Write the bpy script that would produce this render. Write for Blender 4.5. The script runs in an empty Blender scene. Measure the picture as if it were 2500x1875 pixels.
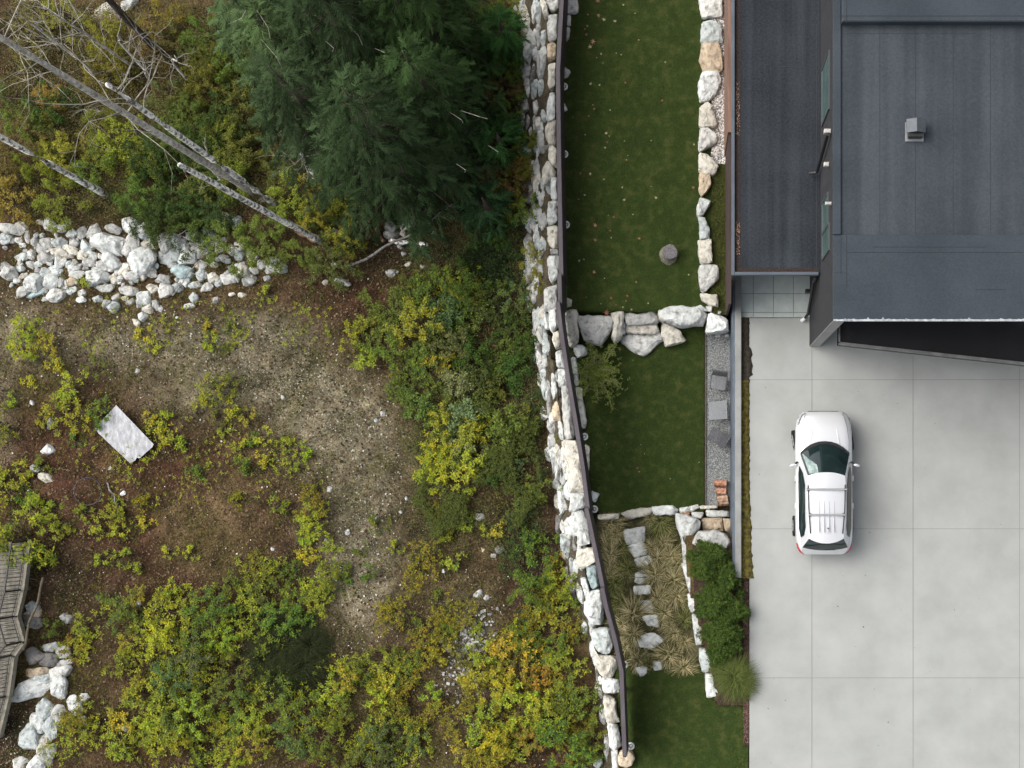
import bpy, math, random
import numpy as np
from mathutils import Vector, noise as mnoise, Matrix

random.seed(7); RNG = np.random.default_rng(7)
R = math.radians
S = bpy.context.scene
COL = S.collection

# ------------------------------------------------------------------ camera, sky, sun, exposure
CH, FP, NX, NY = 46.0, 3358.0, 1640.0, 1210.0      # camera height, focal length in px, nadir pixel
cam = bpy.data.cameras.new('camera'); camo = bpy.data.objects.new('camera', cam); COL.objects.link(camo)
camo.location = (0, 0, CH); camo.rotation_euler = (0, 0, 0)
cam.sensor_fit = 'HORIZONTAL'; cam.sensor_width = 36; cam.lens = 36 * FP / 2500
cam.shift_x = (1250 - NX) / 2500; cam.shift_y = (NY - 937.5) / 2500
cam.clip_end = 2000; cam.clip_start = 0.5
S.camera = camo
W = bpy.data.worlds.new('World'); S.world = W; W.use_nodes = True
wn = W.node_tree; bg = wn.nodes['Background']
sky = wn.nodes.new('ShaderNodeTexSky'); sky.sky_type = 'NISHITA'; sky.sun_disc = False
SUN_EL, SUN_AZ = R(48), R(-68)                      # sun stands towards -x and slightly +y
sky.sun_elevation = SUN_EL; sky.sun_rotation = SUN_AZ
sky.air_density = 0.6; sky.dust_density = 4.0; sky.ozone_density = 0.4
hs = wn.nodes.new('ShaderNodeHueSaturation'); hs.inputs['Saturation'].default_value = 0.35
wn.links.new(sky.outputs[0], hs.inputs['Color']); wn.links.new(hs.outputs[0], bg.inputs[0])
bg.inputs[1].default_value = 0.15
sl = bpy.data.lights.new('sun', 'SUN'); so = bpy.data.objects.new('sun', sl); COL.objects.link(so)
sl.energy = 1.0; sl.angle = R(60); sl.color = (1.0, 0.97, 0.89)
sd = Vector((math.sin(SUN_AZ) * math.cos(SUN_EL), math.cos(SUN_AZ) * math.cos(SUN_EL), math.sin(SUN_EL)))
so.rotation_euler = sd.to_track_quat('Z', 'Y').to_euler(); so.location = sd * 60
S.view_settings.view_transform = 'Standard'; S.view_settings.look = 'None'
S.view_settings.gamma = 1; S.view_settings.exposure = 0.9
S.cycles.use_denoising = True
S.cycles.max_bounces = 6; S.cycles.transparent_max_bounces = 8

# ------------------------------------------------------------------ pixel (2500 x 1875 frame) -> world
def P(px, py, z=0.0):
    s = (CH - z) / FP
    return Vector(((px - NX) * s, (NY - py) * s, z))
def PX(px, z=0.0): return (px - NX) * (CH - z) / FP
def PY(py, z=0.0): return (NY - py) * (CH - z) / FP

# ------------------------------------------------------------------ terrain heights
_foot = [(1235, -200), (1258, 60), (1266, 250), (1278, 420), (1284, 600), (1288, 720), (1308, 850), (1328, 960), (1342, 1100),
         (1362, 1250), (1382, 1380), (1418, 1500), (1458, 1650), (1476, 1800), (1480, 2100)]
_top = [(1340, -200), (1336, 0), (1333, 300), (1334, 500), (1334, 720), (1346, 850), (1366, 960), (1388, 1100),
        (1412, 1250), (1432, 1400), (1452, 1500), (1480, 1650), (1500, 1800), (1506, 2100)]
FY = np.array([PY(p[1], -2.6) for p in _foot])[::-1]; FX = np.array([PX(p[0], -2.6) for p in _foot])[::-1]
TY = np.array([PY(p[1], -1.0) for p in _top])[::-1]; TX = np.array([PX(p[0], -1.0) for p in _top])[::-1]
def lotz(x, y):
    y_ = np.clip(y, -14, 22)
    return (-3.3 + (17.6 - y_) * 0.05 + 0.12 * np.sin(x * 0.9 + 1) * np.cos(y * 0.7) + 0.06 * np.sin(x * 2.3 + y * 1.7)
            + 0.03 * np.sin(x * 5.1 - y * 4.3))
def sm(a, b, t):
    u = np.clip((t - a) / (b - a), 0, 1); return u * u * (3 - 2 * u)
def gardz(x, y):
    z = np.full(np.shape(y), -0.9) if np.shape(y) else np.array(-0.9)
    low = -1.7
    ter = np.interp(y, [-6.6, -.7], [-0.85, -1.95])
    sth = -0.75 + 0.68 * np.clip((x + 1.6) / 4.2, 0, 1)
    z = np.where(y > 6.28, -0.9, np.where(y > -.6, low, ter))
    s = sm(-5.6, -7.4, y)
    z = z * (1 - s) + sth * s
    return z
_bed = [(1668, 1300), (1672, 1310), (1680, 1450), (1697, 1490), (1708, 1560), (1725, 1620), (1742, 1702)]
BY = np.array([PY(p[1], -.4) for p in _bed])[::-1]; BX = np.array([PX(p[0], -.4) for p in _bed])[::-1]
def bedmask(x, y):
    return (y < PY(1310, -.3)) & (y > PY(1712, -.3)) & (x > np.interp(y, BY, BX))
def groundz(x, y):
    x = np.asarray(x, float); y = np.asarray(y, float)
    lz = lotz(x, y)
    xf = np.interp(y, FY, FX); xt = np.interp(y, TY, TX)
    g = gardz(x, y) - 0.3
    g = np.where(bedmask(x, y), -0.18, g)
    gt = np.where(y < -6, gardz(xt, y) - .3, -1.15)
    u = np.clip((x - xf) / (xt - xf), 0, 1)
    z = np.where(x < xf, lz, np.where(x < xt, lz * (1 - u) + gt * u, g))
    z = np.where(x > 2.25, np.where(y < PY(1712, -.3), np.where(x > 2.5, -0.4, z), -0.4), z)
    return z
def hit(px, py, lift=0.0):
    """world point of the ground seen at a pixel"""
    z = 0.0; step = 0.05
    while z > -4.2:
        p = P(px, py, z)
        if float(groundz(p.x, p.y)) + lift >= z: break
        z -= step
    return P(px, py, z)
def lot(px, py):
    z = -2.5
    for _ in range(4):
        p = P(px, py, z); z = float(lotz(p.x, p.y))
    return P(px, py, z)
def gard(px, py, dz=0.0):
    z = -1.2
    for _ in range(6):
        p = P(px, py, z); z = float(gardz(p.x, p.y)) + dz
    return P(px, py, z)

# ------------------------------------------------------------------ material helpers
MATS = {}
def nd(nt, t, **kw):
    n = nt.nodes.new(t)
    for k, v in kw.items(): setattr(n, k, v)
    return n
def mat(name, c1, c2=None, scale=3.0, rough=0.8, bump=0.0, bscale=None, c3=None, tint=False, island=False, metal=0.0, spec=0.3,
        detail=6, stretch=None, trans=0.0, objrand=False, coords='Object', ramp=(0.35, 0.65), emis=None):
    if name in MATS: return MATS[name]
    m = bpy.data.materials.new(name); m.use_nodes = True; nt = m.node_tree; L = nt.links
    b = nt.nodes['Principled BSDF']; b.inputs['Roughness'].default_value = rough; b.inputs['Metallic'].default_value = metal
    b.inputs['Specular IOR Level'].default_value = (.06 if island else .15 if spec == .3 and rough >= .8 else spec)
    c2 = c2 or c1
    tc = nd(nt, 'ShaderNodeTexCoord'); vec = tc.outputs[coords]
    if objrand:
        oi = nd(nt, 'ShaderNodeObjectInfo'); ad = nd(nt, 'ShaderNodeVectorMath', operation='MULTIPLY_ADD')
        ad.inputs[1].default_value = (1, 1, 1); sc = nd(nt, 'ShaderNodeVectorMath', operation='SCALE'); sc.inputs['Scale'].default_value = 1
        cb = nd(nt, 'ShaderNodeCombineXYZ'); mm = nd(nt, 'ShaderNodeMath', operation='MULTIPLY'); mm.inputs[1].default_value = 37.0
        L.new(oi.outputs['Random'], mm.inputs[0])
        for i in range(3): L.new(mm.outputs[0], cb.inputs[i])
        L.new(vec, ad.inputs[0]); L.new(cb.outputs[0], ad.inputs[2]); vec = ad.outputs[0]
    if stretch:
        mp = nd(nt, 'ShaderNodeMapping'); mp.inputs['Scale'].default_value = stretch; L.new(vec, mp.inputs[0]); vec = mp.outputs[0]
    n = nd(nt, 'ShaderNodeTexNoise'); n.inputs['Scale'].default_value = scale; n.inputs['Detail'].default_value = detail
    n.inputs['Roughness'].default_value = 0.6
    L.new(vec, n.inputs['Vector'])
    r = nd(nt, 'ShaderNodeValToRGB'); e = r.color_ramp.elements
    e[0].position, e[1].position = ramp; e[0].color = (*c1, 1); e[1].color = (*c2, 1)
    if c3: x = e.new((ramp[0] + ramp[1]) / 2); x.color = (*c3, 1)
    if island:
        g = nd(nt, 'ShaderNodeNewGeometry'); L.new(g.outputs['Random Per Island'], r.inputs[0])
        e[0].position, e[1].position = 0.0, 1.0
        if c3: x.position = 0.5
    else: L.new(n.outputs['Fac'], r.inputs[0])
    col = r.outputs[0]
    if tint:
        oi2 = nd(nt, 'ShaderNodeObjectInfo'); mx = nd(nt, 'ShaderNodeMix', data_type='RGBA', blend_type='MULTIPLY')
        mx.inputs[0].default_value = 1; L.new(col, mx.inputs[6]); L.new(oi2.outputs['Color'], mx.inputs[7]); col = mx.outputs[2]
    L.new(col, b.inputs['Base Color'])
    if bump:
        n2 = nd(nt, 'ShaderNodeTexNoise'); n2.inputs['Scale'].default_value = bscale or scale * 4; n2.inputs['Detail'].default_value = 5
        L.new(vec, n2.inputs['Vector']); bp = nd(nt, 'ShaderNodeBump'); bp.inputs['Strength'].default_value = bump
        bp.inputs['Distance'].default_value = 0.05; L.new(n2.outputs['Fac'], bp.inputs['Height']); L.new(bp.outputs[0], b.inputs['Normal'])
    if trans:
        tr = nd(nt, 'ShaderNodeBsdfTranslucent'); L.new(col, tr.inputs[0]); ms = nd(nt, 'ShaderNodeMixShader'); ms.inputs[0].default_value = trans
        out = nt.nodes['Material Output']; L.new(b.outputs[0], ms.inputs[1]); L.new(tr.outputs[0], ms.inputs[2]); L.new(ms.outputs[0], out.inputs[0])
    MATS[name] = m; return m

M_rock = mat('rock', (.34, .33, .31), (1.06, 1.06, 1.05), 5.5, .85, .5, 14, c3=(.86, .86, .86), tint=True, objrand=True, ramp=(.30, .62), detail=9)
M_stain = mat('rock_rust', (.52, .27, .10), (.62, .58, .52), 5, .85, .4, 14, objrand=True, c3=(.58, .46, .32))
M_leaf = mat('leaf', (.50, .52, .52), (1.3, 1.25, 1.0), 3, .7, tint=True, island=True, trans=.25, c3=(.9, .95, .9))
M_leafy = mat('leaf_turning', (.42, .58, .75), (1.4, 1.22, .65), 3, .7, tint=True, island=True, trans=.25, c3=(.95, 1, 1))
M_needle = mat('needle', (.35, .4, .4), (1.35, 1.3, .9), 3, .8, spec=.05, tint=True, island=True, c3=(.85, .9, .85), trans=.1)
M_stem = mat('stem_bark', (.10, .075, .05), (.17, .14, .10), 20, .9)
M_bark = mat('dark_bark', (.05, .04, .033), (.13, .11, .09), 8, .95, .8, 30, stretch=(1, 1, .3))
M_birch = mat('birch_bark', (.16, .15, .135), (1.0, .98, .92), 7, .8, .5, 20, stretch=(1, 1, .7), c3=(.66, .64, .58), ramp=(.42, .56), objrand=True)
M_greybark = mat('grey_bark', (.24, .225, .20), (.70, .67, .60), 6, .85, .6, 20, ramp=(.35, .65), objrand=True)
M_lawn = mat('lawn_turf', (.030, .045, .013), (.080, .090, .027), 3.0, .95, .9, 60, c3=(.034, .058, .012), ramp=(.30, .70), detail=10, coords='Object')
M_blade = mat('grass_blade', (.028, .044, .010), (.112, .120, .032), 3, .8, island=True, c3=(.038, .068, .013), trans=.15)
M_conc = mat('concrete', (.280, .286, .270), (.350, .356, .338), .7, .85, .05, 40, c3=(.315, .325, .310), ramp=(.3, .7), detail=10)
M_joint = mat('joint', (.22, .22, .212), rough=.95)
M_roof = mat('roof_membrane', (.050, .058, .068), (.072, .082, .094), 1.0, .85, .35, 160, detail=12, ramp=(.3, .7))
M_flash = mat('dark_flashing', (.065, .078, .095), (.085, .10, .12), 2, .5, spec=.4)
M_wall = mat('charcoal_cladding', (.030, .030, .033), (.042, .042, .045), 3, .8)
M_fins = mat('light_render', (.27, .265, .25), (.34, .335, .32), 2, .85, ramp=(.3, .7))
M_fence = mat('fence_stain', (.030, .026, .029), (.050, .043, .048), 6, .6, .2, 60, stretch=(1, .15, 1))
M_fencecap = mat('fence_cap', (.062, .052, .058), (.098, .084, .092), 5, .55, .15, 60, stretch=(1, .2, 1))
M_cedar = mat('cedar', (.13, .075, .055), (.22, .135, .10), 6, .7, stretch=(1, .1, 1))
M_black = mat('black_metal', (.012, .012, .013), rough=.45, spec=.5)
M_wood = mat('weathered_wood', (.09, .085, .07), (.20, .185, .155), 5, .85, .4, 40, stretch=(1, .2, 1))
M_wooddk = mat('old_timber', (.09, .075, .05), (.16, .135, .095), 5, .85, .4, 40)

# ------------------------------------------------------------------ mesh helpers
def mesh_np(name, V, F, m=None, smooth=False, mats=None, fm=None):
    """V n x 3, F m x k array (k = 3 or 4) or list of lists"""
    me = bpy.data.meshes.new(name)
    if isinstance(F, np.ndarray):
        V = np.asarray(V, np.float32); n, k = F.shape
        me.vertices.add(len(V)); me.vertices.foreach_set('co', V.ravel())
        me.loops.add(n * k); me.loops.foreach_set('vertex_index', F.astype(np.int32).ravel())
        me.polygons.add(n); me.polygons.foreach_set('loop_start', np.arange(n, dtype=np.int32) * k)
        me.update(calc_edges=True)
    else:
        me.from_pydata([tuple(v) for v in V], [], [tuple(f) for f in F]); me.update()
    if mats:
        for x in mats: me.materials.append(x)
    elif m: me.materials.append(m)
    if fm is not None: me.polygons.foreach_set('material_index', np.asarray(fm, np.int32))
    if smooth: me.polygons.foreach_set('use_smooth', np.ones(len(me.polygons), bool))
    return me
def obj(name, me, parent=None, loc=None, rotz=0, color=None):
    o = bpy.data.objects.new(name, me); COL.objects.link(o)
    if parent: o.parent = parent
    if loc is not None: o.location = loc
    if rotz: o.rotation_euler = (0, 0, rotz)
    if color: o.color = (*color, 1)
    return o
def empty(name, loc=(0, 0, 0), rotz=0):
    o = bpy.data.objects.new(name, None); COL.objects.link(o); o.location = loc; o.rotation_euler = (0, 0, rotz)
    o.empty_display_size = .1
    return o
def tag(o, label=None, cat=None, group=None, kind=None):
    if label: o['label'] = label
    if cat: o['category'] = cat
    if group: o['group'] = group
    if kind: o['kind'] = kind
    return o
class MB:
    """collects simple solids"""
    def __init__(s): s.v = []; s.f = []
    def add(s, V, F):
        o = len(s.v); s.v += [tuple(x) for x in V]; s.f += [tuple(i + o for i in f) for f in F]; return s
    def box(s, x0, x1, y0, y1, z0, z1, bev=0.0):
        if bev <= 0:
            V = [(x, y, z) for z in (z0, z1) for y in (y0, y1) for x in (x0, x1)]
            return s.add(V, [(0, 2, 3, 1), (4, 5, 7, 6), (0, 1, 5, 4), (2, 6, 7, 3), (0, 4, 6, 2), (1, 3, 7, 5)])
        b = bev
        base = [(x0, y0), (x1, y0), (x1, y1), (x0, y1)]; ins = [(x0 + b, y0 + b), (x1 - b, y0 + b), (x1 - b, y1 - b), (x0 + b, y1 - b)]
        V = [(x, y, z0) for x, y in base] + [(x, y, z1 - b) for x, y in base] + [(x, y, z1) for x, y in ins]
        F = [(3, 2, 1, 0), (8, 9, 10, 11)]
        for r in (0, 4):
            for i in range(4): j = (i + 1) % 4; F.append((r + i, r + j, r + 4 + j, r + 4 + i))
        return s.add(V, F)
    def prism(s, poly, z0, z1):
        n = len(poly); a = sum(poly[i][0] * poly[(i + 1) % n][1] - poly[(i + 1) % n][0] * poly[i][1] for i in range(n))
        if a < 0: poly = poly[::-1]
        zt = z1 if isinstance(z1, (list, tuple)) else [z1] * n
        V = [(p[0], p[1], z0) for p in poly] + [(p[0], p[1], zt[i]) for i, p in enumerate(poly)]
        return s.add(V, [tuple(range(n))[::-1], tuple(range(n, 2 * n))] + [(i, (i + 1) % n, n + (i + 1) % n, n + i) for i in range(n)])
    def tube(s, pts, rad, n=8, cap=True):
        pts = [Vector(p) for p in pts]; k = len(pts)
        if not isinstance(rad, (list, tuple)): rad = [rad] * k
        V = []; up = Vector((0, 0, 1))
        for i, p in enumerate(pts):
            d = (pts[min(i + 1, k - 1)] - pts[max(i - 1, 0)]).normalized()
            a = d.cross(up);
            if a.length < 1e-3: a = d.cross(Vector((1, 0, 0)))
            a.normalize(); b = a.cross(d)
            for j in range(n):
                t = 2 * math.pi * j / n; V.append(p + (a * math.cos(t) + b * math.sin(t)) * rad[i])
        F = [(i * n + j, i * n + (j + 1) % n, (i + 1) * n + (j + 1) % n, (i + 1) * n + j) for i in range(k - 1) for j in range(n)]
        if cap: F += [tuple(range(n))[::-1], tuple((k - 1) * n + j for j in range(n))]
        return s.add(V, F)
    def torus(s, c, r, rr, n=24, m=8):
        V = []; F = []
        for i in range(n):
            a = 2 * math.pi * i / n
            for j in range(m):
                b = 2 * math.pi * j / m; q = r + rr * math.cos(b); V.append((c[0] + q * math.cos(a), c[1] + q * math.sin(a), c[2] + rr * math.sin(b)))
        for i in range(n):
            for j in range(m): F.append((i * m + j, ((i + 1) % n) * m + j, ((i + 1) % n) * m + (j + 1) % m, i * m + (j + 1) % m))
        return s.add(V, F)
    def build(s, name, m, parent=None, loc=None, rotz=0, smooth=False, color=None):
        return obj(name, mesh_np(name, s.v, s.f, m, smooth), parent, loc, rotz, color)
def grid_mesh(name, xs, ys, zf, m, mask=None, colf=None):
    X, Y = np.meshgrid(xs, ys); Z = zf(X, Y); nx, ny = len(xs), len(ys)
    V = np.stack([X, Y, Z], -1).reshape(-1, 3)
    i = np.arange(nx - 1)[None, :] + np.arange(ny - 1)[:, None] * nx
    F = np.stack([i, i + 1, i + nx + 1, i + nx], -1).reshape(-1, 4)
    if mask is not None:
        mk = mask(X, Y).reshape(-1); F = F[mk[F].all(1)]
        used = np.unique(F); re = np.full(len(V), -1); re[used] = np.arange(len(used)); F = re[F]; V = V[used]; keep = used
    else: keep = np.arange(len(V))
    me = mesh_np(name, V, F, m, True)
    if colf:
        C = colf(X, Y).reshape(-1, 3)[keep]; a = me.color_attributes.new('soil', 'FLOAT_COLOR', 'POINT')
        a.data.foreach_set('color', np.concatenate([C, np.ones((len(C), 1))], 1).astype(np.float32).ravel())
    return me

# ------------------------------------------------------------------ words for labels
ORD = 'first second third fourth fifth sixth seventh eighth ninth tenth eleventh twelfth thirteenth fourteenth fifteenth sixteenth seventeenth eighteenth nineteenth twentieth'.split()
ORD += ['twenty-' + w for w in ORD[:9]]
USED = set()
ORD += ['thirtieth']
def row_labels(items, area, side, rows=None):
    """items: (object, px, py, words). Names each one by its look and its place counted in rows of the area."""
    if not items: return
    n = len(items); rows = rows or max(1, round(math.sqrt(n / 2.2)))
    items = sorted(items, key=lambda t: t[2]); per = math.ceil(n / rows)
    for r in range(rows):
        row = sorted(items[r * per:(r + 1) * per], key=lambda t: -t[1])
        cnt = {}
        for o, px, py, w in row:
            cnt[w] = cnt.get(w, 0) + 1; k = ORD[cnt[w] - 1]
            tot = sum(1 for t in row if t[3] == w)
            lab = (f'{w}, {k} from {side}' if tot > 1 else w) + (f', {ORD[r]} row {area}' if rows > 1 else f' {area}')
            nw_ = len(lab.replace(',', '').split())
            if nw_ > 16: print('LONG', nw_, lab)
            o['label'] = lab

# ------------------------------------------------------------------ ground
def blob(X, Y, c, r, rot=0):
    p = P(c[0], c[1], -2.6); s = 48.6 / FP; a = R(rot)
    dx, dy = X - p.x, Y - p.y; u = dx * math.cos(a) + dy * math.sin(a); v = -dx * math.sin(a) + dy * math.cos(a)
    return np.exp(-((u / (r[0] * s)) ** 2 + (v / (r[1] * s)) ** 2))
def soilcol(X, Y):
    n = lambda f, k: (np.sin(X * f + k) * np.cos(Y * f * 1.13 + k * 2) + np.sin((X + Y) * f * .7 + k * 3) * .6) * .5
    base = np.array([.060, .040, .024]); red = np.array([.066, .032, .022]); grey = np.array([.175, .162, .120]); olive = np.array([.078, .072, .028])
    dark = np.array([.035, .026, .020]); tan = np.array([.19, .14, .085])
    C = base + 0 * X[..., None]
    def mixin(col, w): nonlocal C; w = np.clip(w, 0, 1)[..., None]; C = C * (1 - w) + col * w
    mixin(olive, sm(-.2, .7, n(1.1, 1)) * .75)
    mixin(red, sm(0.1, .8, n(.9, 5)) * .6)
    g = sum(blob(X, Y, c, r, a) for c, r, a in [((700, 930), (150, 80), -15), ((870, 1060), (110, 110), 0), ((890, 1250), (100, 160), 0),
        ((880, 1430), (90, 130), 0), ((1150, 1580), (70, 120), 0), ((600, 850), (120, 60), 0), ((330, 840), (200, 60), 0), ((10, 1030), (30, 120), 0), ((640, 800), (120, 40), 0), ((760, 1020), (90, 90), 0),
        ((500, 960), (140, 60), 0), ((60, 820), (90, 80), 0)])
    mixin(grey, g * .95)
    t = sum(blob(X, Y, c, r) for c, r in [((160, 780), (90, 40)), ((560, 1210), (70, 90)), ((440, 1260), (60, 60)), ((300, 60), (200, 90)), ((480, 40), (80, 60)), ((1050, 1350), (60, 80))])
    mixin(red, sum(blob(X, Y, c, r) for c, r in [((250, 1350), (230, 160)), ((150, 1080), (130, 120)), ((450, 1150), (170, 90)), ((1270, 1250), (70, 200)), ((900, 720), (160, 70)), ((330, 1820), (120, 60))]) * .85)
    mixin(tan, t * .4)
    d = sum(blob(X, Y, c, r) for c, r in [((30, 650), (60, 35)), ((170, 1420), (110, 120)), ((1300, 1330), (90, 200)), ((1250, 900), (90, 120)), ((950, 600), (120, 60)),
        ((700, 1600), (140, 100)), ((1020, 1300), (80, 80)), ((60, 1800), (90, 120)), ((1130, 700), (140, 80))])
    mixin(dark, d * .85)
    xf = np.interp(Y, FY, FX); mixin(np.array([.075, .07, .055]), ((X > xf) & (X < np.interp(Y, TY, TX) + .1)) * .8)
    return C
def ground_mat():
    m = bpy.data.materials.new('bare_soil'); m.use_nodes = True; nt = m.node_tree; L = nt.links; b = nt.nodes['Principled BSDF']
    b.inputs['Roughness'].default_value = .95; b.inputs['Specular IOR Level'].default_value = .15
    at = nd(nt, 'ShaderNodeVertexColor', layer_name='soil'); tc = nd(nt, 'ShaderNodeTexCoord')
    n1 = nd(nt, 'ShaderNodeTexNoise'); n1.inputs['Scale'].default_value = 1.6; n1.inputs['Detail'].default_value = 12; n1.inputs['Roughness'].default_value = .75
    n2 = nd(nt, 'ShaderNodeTexNoise'); n2.inputs['Scale'].default_value = 16; n2.inputs['Detail'].default_value = 8; n2.inputs['Roughness'].default_value = .8
    for n in (n1, n2): L.new(tc.outputs['Object'], n.inputs['Vector'])
    r1 = nd(nt, 'ShaderNodeValToRGB'); r1.color_ramp.elements[0].color = (.45, .42, .38, 1); r1.color_ramp.elements[1].color = (1.75, 1.7, 1.6, 1)
    r1.color_ramp.elements[0].position = .35; r1.color_ramp.elements[1].position = .68
    r2 = nd(nt, 'ShaderNodeValToRGB'); r2.color_ramp.elements[0].color = (.4, .38, .35, 1); r2.color_ramp.elements[1].color = (1.9, 1.85, 1.75, 1)
    r2.color_ramp.elements[0].position = .36; r2.color_ramp.elements[1].position = .66
    L.new(n1.outputs['Fac'], r1.inputs[0]); L.new(n2.outputs['Fac'], r2.inputs[0])
    a = nd(nt, 'ShaderNodeMix', data_type='RGBA', blend_type='MULTIPLY'); a.inputs[0].default_value = 1
    c = nd(nt, 'ShaderNodeMix', data_type='RGBA', blend_type='MULTIPLY'); c.inputs[0].default_value = 1
    L.new(at.outputs[0], a.inputs[6]); L.new(r1.outputs[0], a.inputs[7]); L.new(a.outputs[2], c.inputs[6]); L.new(r2.outputs[0], c.inputs[7])
    L.new(c.outputs[2], b.inputs['Base Color'])
    bp = nd(nt, 'ShaderNodeBump'); bp.inputs['Strength'].default_value = 1; bp.inputs['Distance'].default_value = .06
    L.new(n2.outputs['Fac'], bp.inputs['Height']); L.new(bp.outputs[0], b.inputs['Normal'])
    return m
xs = np.concatenate([-np.geomspace(400, 27, 14), np.arange(-26, 3.2, .12), np.array([4, 6, 10, 16]), np.geomspace(24, 400, 10)])
ys = np.concatenate([-np.geomspace(400, 16, 14), np.arange(-14, 21, .12), np.geomspace(22, 400, 14)])
g = obj('ground', grid_mesh('ground', xs, ys, groundz, ground_mat(), colf=soilcol)); tag(g, kind='structure')

# lawns -------------------------------------------------------------------------------------------
def inlawn(X, Y):
    xl = np.interp(Y, TY, TX) + .25
    a = (Y > 6.32) & (X > xl) & (X < PX(1745, -.9)) & (Y < 21)
    b = (Y > PY(1252, -1.7)) & (Y < 6.32) & (X > xl) & (X < PX(1722, -1.7))
    c = (Y < PY(1620, -.8)) & (X > xl) & (X < 2.57) & ~((Y > PY(1700, -.3)) & (X > PX(1722, -.3))) & (Y > -24)
    return a | b | c
lx = np.arange(-4.8, 2.66, .08); ly = np.arange(-24, 21.01, .08)
lz_ = lambda X, Y: gardz(X, Y) + .012 * np.sin(X * 3.1 + Y) + .008 * np.sin(Y * 4.7)
lw = obj('lawn', grid_mesh('lawn', lx, ly, lz_, M_lawn, mask=inlawn)); tag(lw, kind='structure')
tz = lambda X, Y: gardz(X, Y) - .02 + .02 * np.sin(X * 7) * np.cos(Y * 6)
M_mulch = mat('bark_mulch', (.018, .024, .009), (.12, .11, .060), 2.2, .95, .8, 30, c3=(.048, .044, .020), detail=12)
tr = obj('soil_terrace', grid_mesh('soil_terrace', lx, np.arange(PY(1640, -.8), PY(1252, -1.9), .08), tz, M_mulch,
         mask=lambda X, Y: (X > np.interp(Y, TY, TX) + .2) & (X < np.where(Y < PY(1310, -.3), np.interp(Y, BY, BX) + .1, 2.05)))); tag(tr, kind='structure')
M_bedm = mat('bed_soil', (.028, .020, .016), (.085, .052, .040), 12, .95, .8, 40, detail=12)
bd = MB().prism([tuple(P(x, y, -.1)[:2]) for x, y in [(1690, 1325), (1786, 1325), (1786, 1412), (1828, 1412), (1828, 1722), (1752, 1722), (1738, 1640), (1722, 1570), (1706, 1490), (1694, 1440)]], -1.2, -.1).build('planting_bed', M_bedm)
tag(bd, kind='structure')
# gravel path along the wall
M_grav = mat('grey_gravel', (.11, .115, .115), (.40, .41, .40), 28, .9, 1.0, 50, c3=(.24, .25, .245), detail=3, ramp=(.38, .64))
x0, x1 = PX(1723.5, -1.64), 2.07
gp = MB().box(x0, x1, PY(1235, -1.64), PY(812, -1.64), -2.2, -1.64).build('gravel_path', M_grav); tag(gp, kind='structure')
ed = MB().box(x0 - .035, x0 - .002, PY(1232, -1.6), PY(775, -1.6), -1.9, -1.58).build('lawn_edging', M_wooddk)
tag(ed, 'long thin timber edging board between lawn and gravel path', 'edging')
# pebble strip and moss strip by the house
st = MB().box(PX(1738, -.86), 1.85, PY(400, -.86), 21, -1.4, -.86).build('pebble_strip', mat('pebble_base', (.10, .095, .09), (.42, .40, .38), 26, .9, 1, 40, c3=(.24, .23, .22), ramp=(.36, .62), detail=3)); tag(st, kind='structure')
ms = MB().box(PX(1736, -.86), 1.845, PY(768, -.86), PY(401, -.86), -1.4, -.862).build('moss_strip', mat('ground_moss', (.032, .026, .014), (.080, .098, .028), 3.5, .95, 1, 40, c3=(.048, .050, .018), detail=9)); tag(ms, kind='structure')
# driveway
D = MB(); D.prism([(2.6, PY(775)), (4.9, PY(775)), (4.9, 6.3), (32, 6.3), (32, -40), (2.6, -40)], -.4, 0)
dw = D.build('driveway', M_conc); tag(dw, kind='structure')
J = MB(); jt = .009
for py in (927, 1291, 1655, 2019): J.box(2.6, 32, PY(py) - jt, PY(py) + jt, .0, .004)
for px, a, b in ((1982, 848, 2100), (2229, 870, 2100), (2489, 895, 2100)): J.box(PX(px) - jt, PX(px) + jt, PY(b), PY(a), .0, .005)
jo = J.build('slab_joint', M_joint, dw)
ct = MB().box(2.05, 4.9, PY(775) + .002, 7.6, -.4, -.004).build('court_paving', mat('court_tile', (.34, .40, .37), (.46, .50, .475), 1.5, .7, c3=(.40, .45, .425))); tag(ct, kind='structure')
J = MB()
for py in (717, 763, 775.5): J.box(2.05, 4.6, PY(py) - .011, PY(py) + .011, -.004, .0)
for px in (1839, 1888, 1937): J.box(PX(px) - .011, PX(px) + .011, PY(773), 7.6, -.004, .001)
J.build('tile_joint', M_joint, ct)
# moss strip beside the drive: ragged edge
pts = []; py = 775.0
while py < 1415:
    base = 1829 if py < 930 else 1829 + 9 * max(0, (py - 1200) / 200)
    if 850 < py < 920: base += 6
    pts.append(tuple(P(base + random.uniform(-1.5, 3.5), py, .008)[:2])); py += 7
poly = [(2.34, PY(775)), *pts, (PX(1828), PY(1415)), (2.44, PY(1412))]
def strip(name, pts_, xl, m, kind='structure'):
    V = []; F = []
    for i, (x, y) in enumerate(pts_):
        V += [(xl, y, .012), ((xl + x) / 2, y, .03), (x, y, .008), (x + .003, y, -.02)]
        if i:
            for k in range(3): a = (i - 1) * 4 + k; F.append((a, a + 4, a + 5, a + 1))
    o = obj(name, mesh_np(name, V, F, m, True)); tag(o, kind=kind); return o
cut = [i for i, p in enumerate(pts) if p[1] > PY(930)][-1]
strip('soil_strip', pts[:cut + 1], 2.32, mat('wet_soil', (.030, .025, .020), (.07, .06, .045), 12, .9, .6, 40))
strip('moss', pts[cut:], 2.32, mat('olive_moss', (.055, .040, .020), (.20, .175, .035), 9, .95, 1, 50, c3=(.12, .10, .028), detail=9), 'stuff')

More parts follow.
